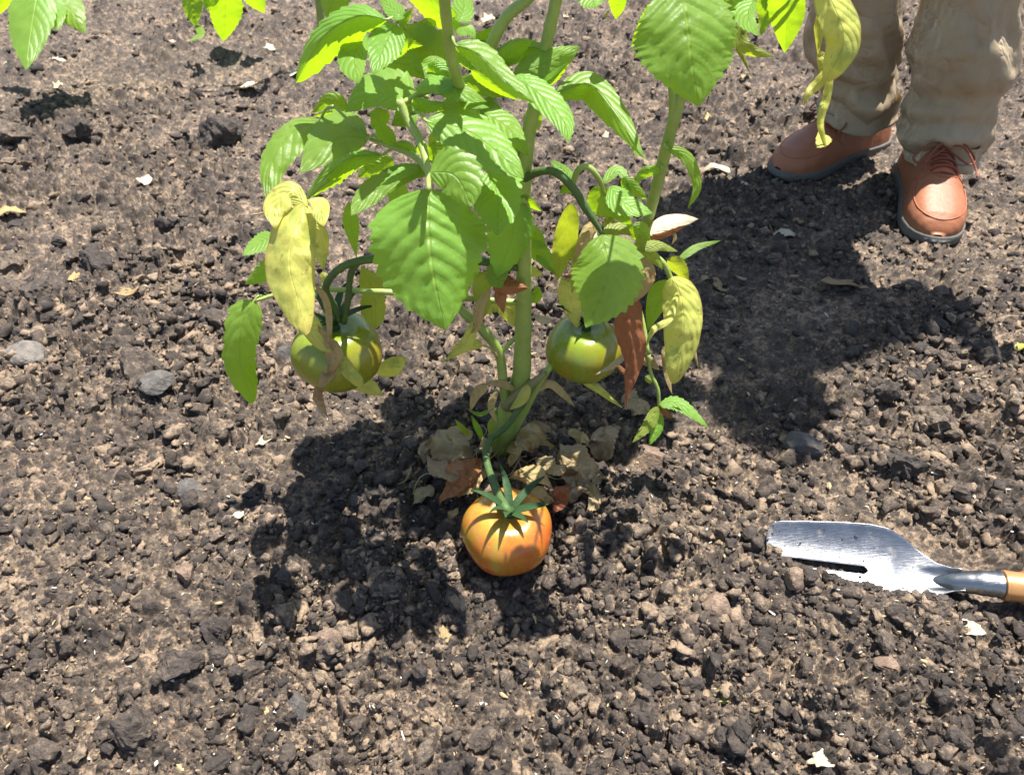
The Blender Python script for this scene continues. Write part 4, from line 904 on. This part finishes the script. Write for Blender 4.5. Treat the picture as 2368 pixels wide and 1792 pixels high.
def place_bits(N, smin, smax, seed, single):
    r = random.Random(seed); out = []
    while len(out) < N:
        px = r.uniform(-10, 2380); py = r.uniform(-20, 1800); p = G(px, py)
        if any((p.x-c.x)**2+(p.y-c.y)**2 < (rr)**2 for c, rr in CLEAR): continue
        if px < 1100 and py > 300 and r.random() < .25: continue
        out.append((p, r.uniform(smin, smax), r.uniform(0, 6.28), r.randrange(10), r.uniform(-.4, .4), gh(p.x, p.y)))
    if single:
        for p, s, a, k, t, g in out:
            o = bpy.data.objects.new('husk', fp[k]); COL.objects.link(o); o.location = (p.x, p.y, g+.002+s*.2); o.scale = (s, s, s); o.rotation_euler = (t, t*.7, a)
            qx, qy, _z = proj(p); rw, cl = region(qx, qy); kd = 'pale' if k % 2 else 'ochre'; tag(o, '%s husk on soil in the %s of the bed, towards the %s' % (kd, rw, cl), 'husk', '%s husks, %s, %s' % (kd, rw, cl))
    else:
        for par in (0, 1):
            Vs = []; Fs = []; off = 0
            for p, s, a, k, t, g in out:
                if k % 2 != par: continue
                me = fp[k]; ca, sa = cos(a), sin(a)
                for v in me.vertices: Vs.append((p.x+s*(v.co.x*ca-v.co.y*sa), p.y+s*(v.co.x*sa+v.co.y*ca), g+.0025+s*(v.co.z+t*v.co.x)))
                for f in me.polygons: Fs.append(tuple(q+off for q in f.vertices))
                off += len(me.vertices)
            tag(mk('chaff', Vs, Fs, fp[par].materials[0], loc=(0, 1, 0)), 'tiny %s chaff bits sprinkled over the soil' % ('pale' if par else 'ochre'), 'chaff', kind='stuff')
place_bits(150, .0028, .0062, 17, True)
place_bits(1500, .0010, .0026, 18, False)

# ------------------------------------------------------------------ trowel
def steel():
    s = NT('polished_steel'); s.b.inputs['Metallic'].default_value = 1.
    p = s.obj(); n = s.noise(45, 4, .6, p); st = s.n('ShaderNodeMapping'); st.inputs['Scale'].default_value = (25, 300, 100); s.l(p, st.inputs['Vector'])
    br = s.noise(2, 4, .7, st.outputs[0])
    dirt = s.ramp(s.noise(60, 5, .75, p, .5), [(.56, (0, 0, 0)), (.68, (1, 1, 1))])
    col = s.mix(n, (.20, .205, .215), (.31, .315, .325)); col = s.mix(s.math('MULTIPLY', dirt, .8), col, (.20, .16, .13))
    s.l(col, s.b.inputs['Base Color']); s.l(s.math('ADD', s.math('MULTIPLY_ADD', n, .18, .26), s.math('MULTIPLY', dirt, .3)), s.b.inputs['Roughness'])
    s.l(s.bump(s.math('ADD', br, s.math('MULTIPLY', s.noise(30, 3, .6, p), 1.5)), .0006, .5), s.b.inputs['Normal']); return s.m
M_STEEL = steel()
def wood():
    s = NT('varnished_wood'); mp = s.n('ShaderNodeMapping'); mp.inputs['Scale'].default_value = (12, 160, 160); s.l(s.obj(), mp.inputs['Vector'])
    n = s.noise(1.5, 5, .6, mp.outputs[0], .6); c = s.ramp(n, [(.3, (.30, .10, .018)), (.6, (.52, .23, .045)), (.8, (.60, .32, .09))])
    s.l(c, s.b.inputs['Base Color']); s.b.inputs['Roughness'].default_value = .32; s.b.inputs['Coat Weight'].default_value = .4
    s.l(s.bump(n, .0004), s.b.inputs['Normal']); return s.m
M_WOOD = wood()
Nk = G(2225, 1346, .032); Tp = G(1770, 1294, .010)
trow = empty('hand_trowel', Nk); tag(trow, 'steel two-pronged hand trowel with wooden handle half buried in soil at the right', 'trowel')
ax = (Tp-Nk); TL = ax.length; ax.normalize(); sdv = Vector((0, -1, -.27)); sdv = (sdv-ax*sdv.dot(ax)).normalized(); nrm = sdv.cross(ax).normalized()
if nrm.z < 0: nrm = -nrm
def blade():
    ns, nk = 90, 12; V = []; F = []
    S_ = [0, .05, .12, .20, .28, .36, .46, .6, .8, .93, .975, 1.0]; Wd = [.0130, .0140, .020, .033, .0445, .0515, .054, .053, .0495, .047, .043, .032]
    for side in (1, -1):
        o = len(V)
        for i in range(ns+1):
            s_ = i/ns; w_ = float(np.interp(s_, S_, Wd)); ts = 0 if s_ < .47 else min(.0047, .0047*math.sqrt(min(1, (s_-.47)/.02)))
            for k in range(nk+1):
                t = ts+(w_-ts)*k/nk
                neckc = max(0, 1-s_/.22); cup = (.016 if side < 0 else .014)*(t/.056)**2*(1-neckc)+neckc*(.0135-math.sqrt(max(0, .0135**2-min(t, .0134)**2)))*.9
                zz = cup-.006*sin(pi*min(1, s_/.35))+.004*s_
                V.append(Nk+ax*(s_*TL)+sdv*(t*side)+nrm*zz)
        for i in range(ns):
            for k in range(nk):
                q = (o+i*(nk+1)+k, o+(i+1)*(nk+1)+k, o+(i+1)*(nk+1)+k+1, o+i*(nk+1)+k+1)
                F.append(q if side > 0 else q[::-1])
    ob = mk('blade', V, F, M_STEEL, trow)
    bm = bmesh.new(); bm.from_mesh(ob.data); bmesh.ops.remove_doubles(bm, verts=bm.verts, dist=.00005); bmesh.ops.recalc_face_normals(bm, faces=bm.faces); bm.to_mesh(ob.data); bm.free()
    m = ob.modifiers.new('thick', 'SOLIDIFY'); m.thickness = .0018; m.offset = 0
    b = ob.modifiers.new('bev', 'BEVEL'); b.width = .0005; b.segments = 2; b.limit_method = 'ANGLE'; b.angle_limit = radians(60)
blade()
tube('shank', [Nk+ax*.040-nrm*.016, Nk+ax*.010-nrm*.0025, Nk-ax*.018+nrm*.005, Nk-ax*.040+nrm*.005], [.003, .0115, .0140, .0152], M_STEEL, trow, n=20, sides=28)
tube('ferrule', [Nk-ax*.040+nrm*.005, Nk-ax*.043+nrm*.005, Nk-ax*.058+nrm*.005, Nk-ax*.061+nrm*.005], [.0160, .0172, .0174, .0180], simple('copper_band', (.55, .27, .10), .3, .6, metal=.5).m, trow, n=12, sides=28)
tube('handle', [Nk-ax*.0612+nrm*.005, Nk-ax*.064+nrm*.005, Nk-ax*.085+nrm*.005, Nk-ax*.13+nrm*.006, Nk-ax*.165+nrm*.006, Nk-ax*.177+nrm*.006], [.0178, .0192, .0200, .0175, .0185, .011], M_WOOD, trow, n=40, sides=32)
# soil bits lying on the blade
Vb = []; Fb = []; Tb = []; rb = random.Random(77)
for k in range(260):
    s_ = 1-.55*rb.random()**1.3; t = rb.uniform(-.042, .052) if rb.random() < .5 else rb.uniform(.015, .055); r = rb.choice([.0009, .0012, .0018, .0024, .0032]) if t > 0 else rb.choice([.0007, .0010, .0014, .0022])
    if abs(t) < .0075: continue
    if t < 0 and s_ < .8 and rb.random() < .5: continue
    V, F = clod_shape(1, 700+k % 12, .8); cup = (.016 if t < 0 else .014)*(t/.056)**2; c = Nk+ax*(s_*TL)+sdv*t+nrm*(cup+.004*s_-.006*sin(pi*min(1, s_/.35))+.0012+r*.4)
    o_ = len(Vb); Vb += [Vector(v.tolist())*r+c for v in V]; Fb += [tuple(int(q)+o_ for q in f) for f in F]
for k in range(230):
    u = rb.random(); ex, ey = float(np.interp(u, [0, .2, .45, .75, 1], [1766, 1812, 1930, 2060, 2176])), float(np.interp(u, [0, .2, .45, .75, 1], [1262, 1312, 1352, 1386, 1404]))
    q = G(ex+rb.gauss(0, 6), ey+abs(rb.gauss(0, 11))+4); r = rb.uniform(.0018, .0062)*(1 if rb.random() < .85 else 1.4); V, F = clod_shape(2, 740+k % 14, .8)
    tt_ = (q-Nk); s_ = tt_.dot(ax)/TL; t = tt_.dot(sdv); hz_ = max(gh(q.x, q.y), (Nk+ax*(s_*TL)+sdv*t).z+.001); o_ = len(Vb); c = Vector((q.x, q.y, hz_+r*.25))
    Vb += [Vector(v.tolist())*r+c for v in V]; Fb += [tuple(int(w)+o_ for w in f) for f in F]
tag(mk('soil_crumbs', Vb, Fb, M_CLODO, None, loc=Nk, smooth=False), 'dark soil crumbs sprinkled on the trowel blade and banked against its near edge', 'soil', kind='stuff')

# ------------------------------------------------------------------ person
M_LEATH = simple('tan_leather', (.27, .098, .042), .52, .4, nscale=28, vary=.28, bump=.0009)
M_LEATH = M_LEATH.m
M_LEATH2 = simple('dark_tan_leather', (.34, .10, .045), .5, .4, nscale=60, vary=.2, bump=.0006).m
M_SOLE = simple('grey_rubber_sole', (.095, .090, .078), .7, .3, nscale=70, vary=.2, bump=.0005).m
M_LACE = simple('brown_lace', (.20, .060, .032), .7, .3, nscale=300, vary=.3, bump=.0004).m
def cloth(name, c, c2):
    s = NT(name); p = s.obj(); n = s.noise(9, 5, .6, p); st = s.noise(28, 5, .65, p, .5)
    wv = s.n('ShaderNodeTexWave'); wv.inputs['Scale'].default_value = 420; s.l(p, wv.inputs['Vector'])
    col = s.mix(n, c, c2); dirt = s.ramp(st, [(.5, (0, 0, 0)), (.72, (1, 1, 1))]); col = s.mix(s.math('MULTIPLY', dirt, .22), col, (.24, .15, .085))
    s.l(col, s.b.inputs['Base Color']); s.b.inputs['Roughness'].default_value = .85; s.b.inputs['Specular IOR Level'].default_value = .2
    rid = s.math('SUBTRACT', 1., s.math('ABSOLUTE', s.math('MULTIPLY_ADD', s.noise(7, 3, .5, p, .9), 2., -1.)))
    rid = s.math('POWER', rid, 14.)
    hh = s.math('ADD', s.math('MULTIPLY', s.noise(11, 2, .5, p, .6), 3.), s.math('MULTIPLY', s.noise(38, 2, .5, p, .3), .6))
    hh = s.math('ADD', hh, s.math('MULTIPLY', wv.outputs['Fac'], .15)); hh = s.math('ADD', hh, s.math('MULTIPLY', rid, -.9))
    s.l(s.bump(hh, .009, .8), s.b.inputs['Normal'])
    return s.m
M_PANTS = cloth('khaki_cotton', (.47, .365, .235), (.60, .47, .315)); M_SHIRT = cloth('blue_cotton_shirt', (.10, .16, .25), (.14, .20, .30))
M_SKIN = simple('skin', (.52, .31, .21), .5, .4, nscale=30, vary=.08, sss=.1).m; M_HAIR = simple('brown_hair', (.05, .03, .02), .5, .4, nscale=200).m
person = empty('person', (.68, 1.58, 0)); tag(person, 'person standing behind the plant in khaki trousers and tan leather lace-up shoes', 'person')

def shoe(heel, toe, L=.33, W=.118, flip=1, gz=0.0):
    f = (toe-heel); f.z = 0; f.normalize(); r = Vector((f.y, -f.x, 0)); o = Vector((heel.x, heel.y, gz))
    sx = [0, .02, .06, .15, .30, .45, .60, .72, .82, .90, .95, .98, 1.0]; sw = [.35, .55, .66, .73, .70, .76, .92, 1.0, .97, .84, .66, .44, .12]
    cx = [0, .3, .6, 1.0]; cc = [0, .0, .04, -.02]
    hx = [0, .04, .2, .34, .42, .50, .60, .72, .82, .90, .95, .98, 1.0]; hz = [.070, .098, .118, .126, .124, .115, .099, .078, .066, .057, .046, .034, .020]
    def hw(s): return W/2*float(np.interp(s, sx, sw))
    def ctr(s): return W*flip*float(np.interp(s, cx, cc))
    def P(s, y, z): return o+f*(s*L)+r*(y+ctr(s))+Vector((0, 0, z))
    st_ = lambda s: .0185+.004*(1-s)
    n, m = 120, 30; V = []; F = []
    for i in range(n+1):
        s = .006+.988*i/n; w_ = hw(s)-.0025; top = float(np.interp(s, hx, hz)); b = st_(s)-.004
        for j in range(m+1):
            a = pi*j/m; e = .62 if s > .55 else .8
            y = -cos(a); y = math.copysign(abs(y)**.75, y); z = max(0., sin(a))**e
            nar = 1-(.30*(1-min(1, max(0, (s-.40)/.35))))*z       # upper narrows toward the ankle
            crs = -.0016*math.exp(-((s-.685)/.035)**2)*abs(sin(s*150+.6*y))*z-.0012*math.exp(-((s-.25)/.08)**2)*abs(sin(s*90+2*a))
            V.append(P(s, y*w_*nar*(1+crs*8), b+(top-b)*z+crs))
    for i in range(n):
        for j in range(m): F.append((i*(m+1)+j, i*(m+1)+j+1, (i+1)*(m+1)+j+1, (i+1)*(m+1)+j))
    F.append(tuple(range(m+1))); F.append(tuple(n*(m+1)+j for j in range(m+1))[::-1])
    root = mk('shoe', V, F, M_LEATH, person)
    # sole: outline swept with a rounded edge
    ol = []; N = 90
    for k in range(N):
        t = k/N; s = t*2 if t < .5 else (1-t)*2; s = .5-.5*cos(pi*s); s_ = min(max(s, 0), 1); sg = 1 if t < .5 else -1
        ol.append((s_*1.022-.012, sg*(hw(s_)+.0012)*(1 if 0 < s_ < 1 else .35), s_))
    prof = [(.965, -.004), (1.0, 0.002), (1.005, .008), (1.002, .013), (.995, .0175), (.98, .0198), (.95, .0204), (.90, .0204)]
    V = []; F = []
    for (k_, z) in prof:
        for s, y, s_ in ol: V.append(P(.5+(s-.5)*(1+(k_-1)*.5), y*k_, z+.004*(1-s_)*(z > .01)+(.006*max(0, (s_-.85)/.15)**2)*(z < .012)))
    for q in range(len(prof)-1):
        for k in range(N): F.append((q*N+k, q*N+(k+1) % N, (q+1)*N+(k+1) % N, (q+1)*N+k))
    F.append(tuple(range(N))[::-1]); mk('sole', V, F, M_SOLE, root)
    def surf(s, a_, off=.0):
        w_ = hw(s)-.0025; top = float(np.interp(s, hx, hz)); b = st_(s)-.004; a = pi*a_; e = .62 if s > .55 else .8
        y = -cos(a); y = math.copysign(abs(y)**.75, y); z = max(0., sin(a))**e; nar = 1-(.30*(1-min(1, max(0, (s-.40)/.35))))*z
        return P(s, y*w_*nar*(1+off/.05), b+(top-b)*z+off)
    # moc-toe seam, quarter seams, welt stitch line
    seam = [surf(s, a, .0006) for s, a in [(.62, .20), (.70, .205), (.78, .215), (.85, .24), (.905, .30), (.935, .40), (.945, .5), (.935, .6), (.905, .70), (.85, .76), (.78, .785), (.70, .795), (.62, .80)]]
    tube('seam', seam, [.0011, .0012, .0011], M_LEATH2, root, n=60, sides=6)
    for a0, a1 in ((.1, .36), (.9, .64)):
        tube('seam', [surf(s, a, .0005) for s, a in [(.54, a0), (.60, a0+(a1-a0)*.25), (.64, a0+(a1-a0)*.6), (.61, a1), (.46, a1)]], [.0010, .0010], M_LEATH2, root, n=30, sides=6)
    tube('seam', [surf(.64, .36, .0008), surf(.655, .5, .0008), surf(.64, .64, .0008)], [.0012, .0012], M_LEATH2, root, n=16, sides=6)
    # tongue and laces
    Vt = []; Ft = []
    for i in range(13):
        s = .64-.26*i/12
        for j in range(7): Vt.append(surf(s, .40+.20*j/6, .0012+.004*(1-abs(j-3)/3)+.010*(i/12)**3))
    for i in range(12):
        for j in range(6): Ft.append((i*7+j, i*7+j+1, (i+1)*7+j+1, (i+1)*7+j))
    mk('tongue', Vt, Ft, M_LEATH2, root)
    ev = [.615, .57, .525, .48, .44]
    for i, s in enumerate(ev):
        tube('lace', [surf(s, .345, .0015), surf(s-.004, .42, .006), surf(s-.006, .5, .0085), surf(s-.004, .58, .006), surf(s, .655, .0015)], [.0022, .0025, .0022], M_LACE, root, n=18, sides=7)
        for a in (.345, .655):
            Ve, Fe = tube_vf([surf(s, a, .0004), surf(s, a, .0024)], [.0030, .0026], n=3, sides=10); mk('eyelet', Ve, Fe, M_LEATH2, root)
        if i < 4:
            tube('lace', [surf(s, .345, .002), surf((s+ev[i+1])/2, .5, .0098), surf(ev[i+1], .655, .002)], [.0021, .0024, .0021], M_LACE, root, n=12, sides=7)
    k0 = surf(.50, .5, .012)
    rs = random.Random(4 if flip > 0 else 9)
    for sg, ln, dw in ((1, .062, .4), (-1, .058, .1), (1, .05, 1.0), (-1, .066, .8)):
        a = r*sg; d1 = (a*.9+f*(dw*.9)).normalized()
        p1 = k0+d1*ln*.5+Vector((0, 0, .010)); p2 = k0+d1*ln+Vector((0, 0, -.016)); p3 = k0+d1*ln*.75+f*.022*(1 if dw < .5 else .6)+Vector((0, 0, -.020))
        if dw < .5: tube('lace', [k0, p1, p2, p3, k0+f*.006+Vector((0, 0, .001))], [.0021, .0021], M_LACE, root, n=30, sides=7)
        else: tube('lace', [k0, p1, p2, p2+f*.022+a*.004+Vector((0, 0, -.012))], [.0020, .0019], M_LACE, root, n=22, sides=7)
    return root
hl = G(2030, 337); tl_ = G(1790, 414); shoe(hl, tl_, L=.335, gz=.004, flip=1)
tr_ = G(2160, 573); hr_ = tr_+Vector((.075, .325, 0)); shoe(hr_, tr_, L=.335, W=.120, gz=.004, flip=-1)

def leg(tab, Y0, dY, hem_h, hip, seed, hemtilt):
    rr = random.Random(seed); V = []; n = 96; m = 56; sd = seed*13.7
    hs = [hem_h+(.98-hem_h)*(i/n)**1.25 for i in range(n+1)]
    cs = []
    for h in hs:
        Y = Y0+dY*(h-hem_h); z = CP*Y+(H-h)*SP; y = 896-FPX*(SP*Y+CP*(h-H))/z
        if y > -10:
            l = float(np.interp(y, tab[0], tab[1])); r2 = float(np.interp(y, tab[0], tab[2]))
            last = (h, ((l+r2)/2-1184)/FPX*z, (r2-l)/2/FPX*z, Y); cs.append((last[1], Y, last[2]))
        else:
            t = min(1, (h-last[0])/(.94-last[0])); cs.append((last[1]*(1-t)+hip[0]*t, last[3]*(1-t)+hip[1]*t, last[2]*(1-t)+.105*t))
    for i, h in enumerate(hs):
        x, y, w_ = cs[i]
        dh = h-hem_h; low = math.exp(-dh/.10)
        for j in range(m):
            a = 2*pi*j/m; ca, sa = cos(a), sin(a)
            # soft folds: stacked rings near the hem, long diagonal drags above
            f1 = math.sin((h*115+1.9*sin(a*1+sd)+1.2*sin(2*a+sd*.7)))
            nz = float(fbm(np.array([ca*2.2+sd+h*2]), np.array([sa*2.2+h*14+sd]), seed, 3)[0]); nz2 = float(fbm(np.array([ca*4+h*20+sd]), np.array([sa*4-h*11]), seed+5, 2)[0])
            rad = w_*.965+.0105*f1*low*(.4+abs(sin(a+sd)))+.030*nz*(.35+.65*min(1, dh/.05))+.013*nz2
            sq = 1-.10*(ca*ca)*(sa*sa)*4
            V.append(Vector((x+ca*rad, y+sa*rad*.93*sq-.008, h+(hemtilt*sa+.004*sin(3*a+sd))*max(0, 1-dh/.05)*.9)))
    F = []
    for i in range(n):
        for j in range(m): F.append((i*m+j, i*m+(j+1) % m, (i+1)*m+(j+1) % m, (i+1)*m+j))
    # turned-in hem with thickness and a stitched band
    o = len(V)
    for d, z in ((-.004, -.001), (-.006, .02), (-.008, .05)):
        for j in range(m):
            p = V[j]; c = Vector((cs[0][0], cs[0][1], p.z)); q = (p-c); V.append(p+q.normalized()*d+Vector((0, 0, z)))
    for k in range(3):
        for j in range(m):
            a0 = (j if k == 0 else o+(k-1)*m+j); a1 = ((j+1) % m if k == 0 else o+(k-1)*m+(j+1) % m)
            F.append((a1, a0, o+k*m+j, o+k*m+(j+1) % m))
    seamp = []
    for i in range(0, n//2, 2): seamp.append(V[i*m+int(m*.035)].lerp(Vector((cs[i][0], cs[i][1], V[i*m].z)), -.008))
    hemp = [V[4*m+(j % m)]+ (V[4*m+(j % m)]-Vector((cs[4][0], cs[4][1], V[4*m+(j % m)].z))).normalized()*.0004 for j in range(m+1)]
    return (V, F), seamp, hemp
TABL = ([-10, 0, 50, 107, 140, 165, 215, 250, 285, 312, 340], [1861, 1861, 1863, 1861, 1872, 1886, 1890, 1890, 1893, 1897, 1900], [2081, 2080, 2078, 2073, 2068, 2064, 2066, 2066, 2064, 2060, 2050])
TABR = ([-10, 0, 60, 125, 145, 180, 215, 233, 280, 323, 360, 400, 420], [2123, 2123, 2106, 2087, 2090, 2097, 2098, 2090, 2078, 2073, 2082, 2092, 2094], [2352, 2352, 2352, 2350, 2348, 2325, 2296, 2291, 2288, 2271, 2262, 2236, 2234])
Aleg, sA, hA = leg(TABL, 1.668, -.06, .115, (.545, 1.60), 3, .020)
Bleg, sB, hB = leg(TABR, 1.535, .06, .085, (.760, 1.60), 6, .012)
# hips
def loft(rings, m=40):
    V = []; F = []
    for (x, y, z, a, b) in rings:
        for j in range(m):
            t = 2*pi*j/m; V.append(Vector((x+a*cos(t), y+b*sin(t), z)))
    for i in range(len(rings)-1):
        for j in range(m): F.append((i*m+j, i*m+(j+1) % m, (i+1)*m+(j+1) % m, (i+1)*m+j))
    F.append(tuple(range(m))[::-1]); F.append(tuple((len(rings)-1)*m+j for j in range(m)))
    return V, F
PX = .655; SX = .705                       # pelvis and shoulder x
hips = loft([(PX, 1.60, .86, .10, .09), (PX, 1.60, .90, .185, .125), (PX, 1.60, .98, .19, .13), (PX, 1.60, 1.08, .170, .12)])
V, F = join_vf([Aleg, Bleg, hips]); trous = mk('trousers', V, F, M_PANTS, person)
for sp in (sA, sB): tube('seam', sp, [.0012, .0012], M_PANTS, trous, n=60, sides=6)
for hp in (hA, hB): tube('hem', hp, [.0007, .0007], simple('dark_thread', (.10, .08, .06), .8).m, trous, n=120, sides=5, cap=False)
def skin_mesh(name, pts, edges, rad, mat, parent, sub=2, root=0):
    me = bpy.data.meshes.new(name); org = org_of(parent); me.from_pydata([tuple(Vector(p)-org) for p in pts], edges, []); me.materials.append(mat)
    o = bpy.data.objects.new(name, me); COL.objects.link(o); o.parent = parent
    md = o.modifiers.new('skin', 'SKIN'); md.use_smooth_shade = True
    for i, v in enumerate(me.skin_vertices[0].data): v.radius = (rad[i], rad[i]); v.use_root = (i == root)
    sm = o.modifiers.new('sub', 'SUBSURF'); sm.levels = sub; sm.render_levels = sub; return o
# body under the clothes (legs, torso, neck, head, arms, hands with five fingers)
pts = [(PX, 1.6, .96), (PX+.03, 1.55, 1.14), (SX-.02, 1.45, 1.31), (SX, 1.34, 1.45), (SX, 1.30, 1.51), (SX-.005, 1.255, 1.57), (SX-.01, 1.20, 1.66), (SX-.01, 1.185, 1.72)]
edges = [(i, i+1) for i in range(7)]; rad = [.13, .12, .135, .085, .052, .070, .085, .052]
def add(p, r, par):
    pts.append(p); rad.append(r); edges.append((par, len(pts)-1)); return len(pts)-1
def hand(wi, w_, d, side):
    d = Vector(d).normalized(); s_ = Vector(side); palm = add(tuple(Vector(w_)+d*.05), .028, wi)
    for k, (off, L_) in enumerate(((-.028, .070), (-.010, .082), (.009, .076), (.027, .058))):
        b = Vector(w_)+d*.088+s_*off; c1 = add(tuple(b), .0095, palm); c2 = add(tuple(b+d*L_*.5+Vector((0, -.010, 0))), .0085, c1); add(tuple(b+d*L_+Vector((0, -.028, 0))), .0065, c2)
    t = add(tuple(Vector(w_)+d*.035-s_*.036), .012, palm); add(tuple(Vector(w_)+d*.075-s_*.052), .009, t)
HAND = {}
for sx, el, wr in ((-1, (SX-.27, 1.36, 1.20), (SX-.24, 1.20, 1.00)), (1, (SX+.235, 1.38, 1.20), (SX+.24, 1.22, 1.00))):
    sh = add((SX+sx*.175, 1.36, 1.41), .058, 3); e = add(el, .043, sh); w_ = add(wr, .028, e); hand(w_, wr, (sx*-.1, -.35, -.93), (-sx*.0+1*.98, 0, 0))
for hx_, kn, an in (((.585, 1.60, .90), (.645, 1.62, .50), (.745, 1.68, .11)), ((.745, 1.60, .90), (.80, 1.56, .50), (.885, 1.545, .11))):
    a = add(hx_, .085, 0); b = add(kn, .055, a); c = add(an, .034, b)
    add((an[0]-.012, an[1]-.03, .060), .022, c)
body = skin_mesh('body', pts, edges, rad, M_SKIN, person, sub=2)
# head details
hc = Vector((SX-.01, 1.195, 1.645))
Vh, Fh = ico(3); Vh2 = []
for v in Vh:
    v = Vector(v); 
    if v.z < -.1 and v.y < .3: v = v*.97
    Vh2.append(hc+Vector((v.x*.094, v.y*.105+.022, v.z*.105+.030)))
keep = [f for f in Fh if not (Vh[f[0]][1] < -.25 and Vh[f[0]][2] < .55) and Vh[f[0]][2] > -.75]
mk('hair', Vh2, [tuple(int(q) for q in f) for f in keep], M_HAIR, person)
nv_, nf_ = tube_vf([hc+Vector((0, -.072, .03)), hc+Vector((0, -.100, -.008)), hc+Vector((0, -.075, -.018))], [.006, .013, .010]); mk('nose', nv_, nf_, M_SKIN, person)
for s_ in (-1, 1):
    Ve, Fe = ico(2); mk('eye', [hc+Vector((s_*.032, -.073, .030))+Vector(v)*.011 for v in Ve], [tuple(int(q) for q in f) for f in Fe], simple('eye_white', (.7, .7, .68), .2).m, person)
    Ve, Fe = ico(2); mk('ear', [hc+Vector((s_*.088+v[0]*.009, .01+v[1]*.018, .005+v[2]*.030)) for v in Ve], [tuple(int(q) for q in f) for f in Fe], M_SKIN, person)
mv, mf = tube_vf([hc+Vector((-.024, -.072, -.045)), hc+Vector((0, -.084, -.048)), hc+Vector((.024, -.072, -.045))], [.003, .006, .003]); mk('mouth', mv, mf, simple('lips', (.42, .16, .13), .5).m, person)
tor = loft([(PX, 1.60, .95, .205, .145), (PX+.005, 1.60, 1.02, .20, .14), (PX+.035, 1.54, 1.17, .185, .135), (SX-.02, 1.45, 1.31, .21, .145), (SX, 1.38, 1.39, .215, .135), (SX, 1.335, 1.455, .16, .10), (SX, 1.305, 1.50, .075, .068)])
sl1 = tube_vf([(SX-.15, 1.36, 1.405), (SX-.22, 1.36, 1.32), (SX-.27, 1.36, 1.20), (SX-.255, 1.28, 1.09), (SX-.243, 1.215, 1.02)], [.075, .068, .058, .050, .042], n=24, sides=18)
sl2 = tube_vf([(SX+.15, 1.36, 1.405), (SX+.20, 1.37, 1.32), (SX+.235, 1.38, 1.20), (SX+.238, 1.30, 1.10), (SX+.24, 1.23, 1.02)], [.075, .068, .058, .050, .042], n=24, sides=18)
V, F = join_vf([tor, sl1, sl2]); mk('shirt', V, F, M_SHIRT, person)
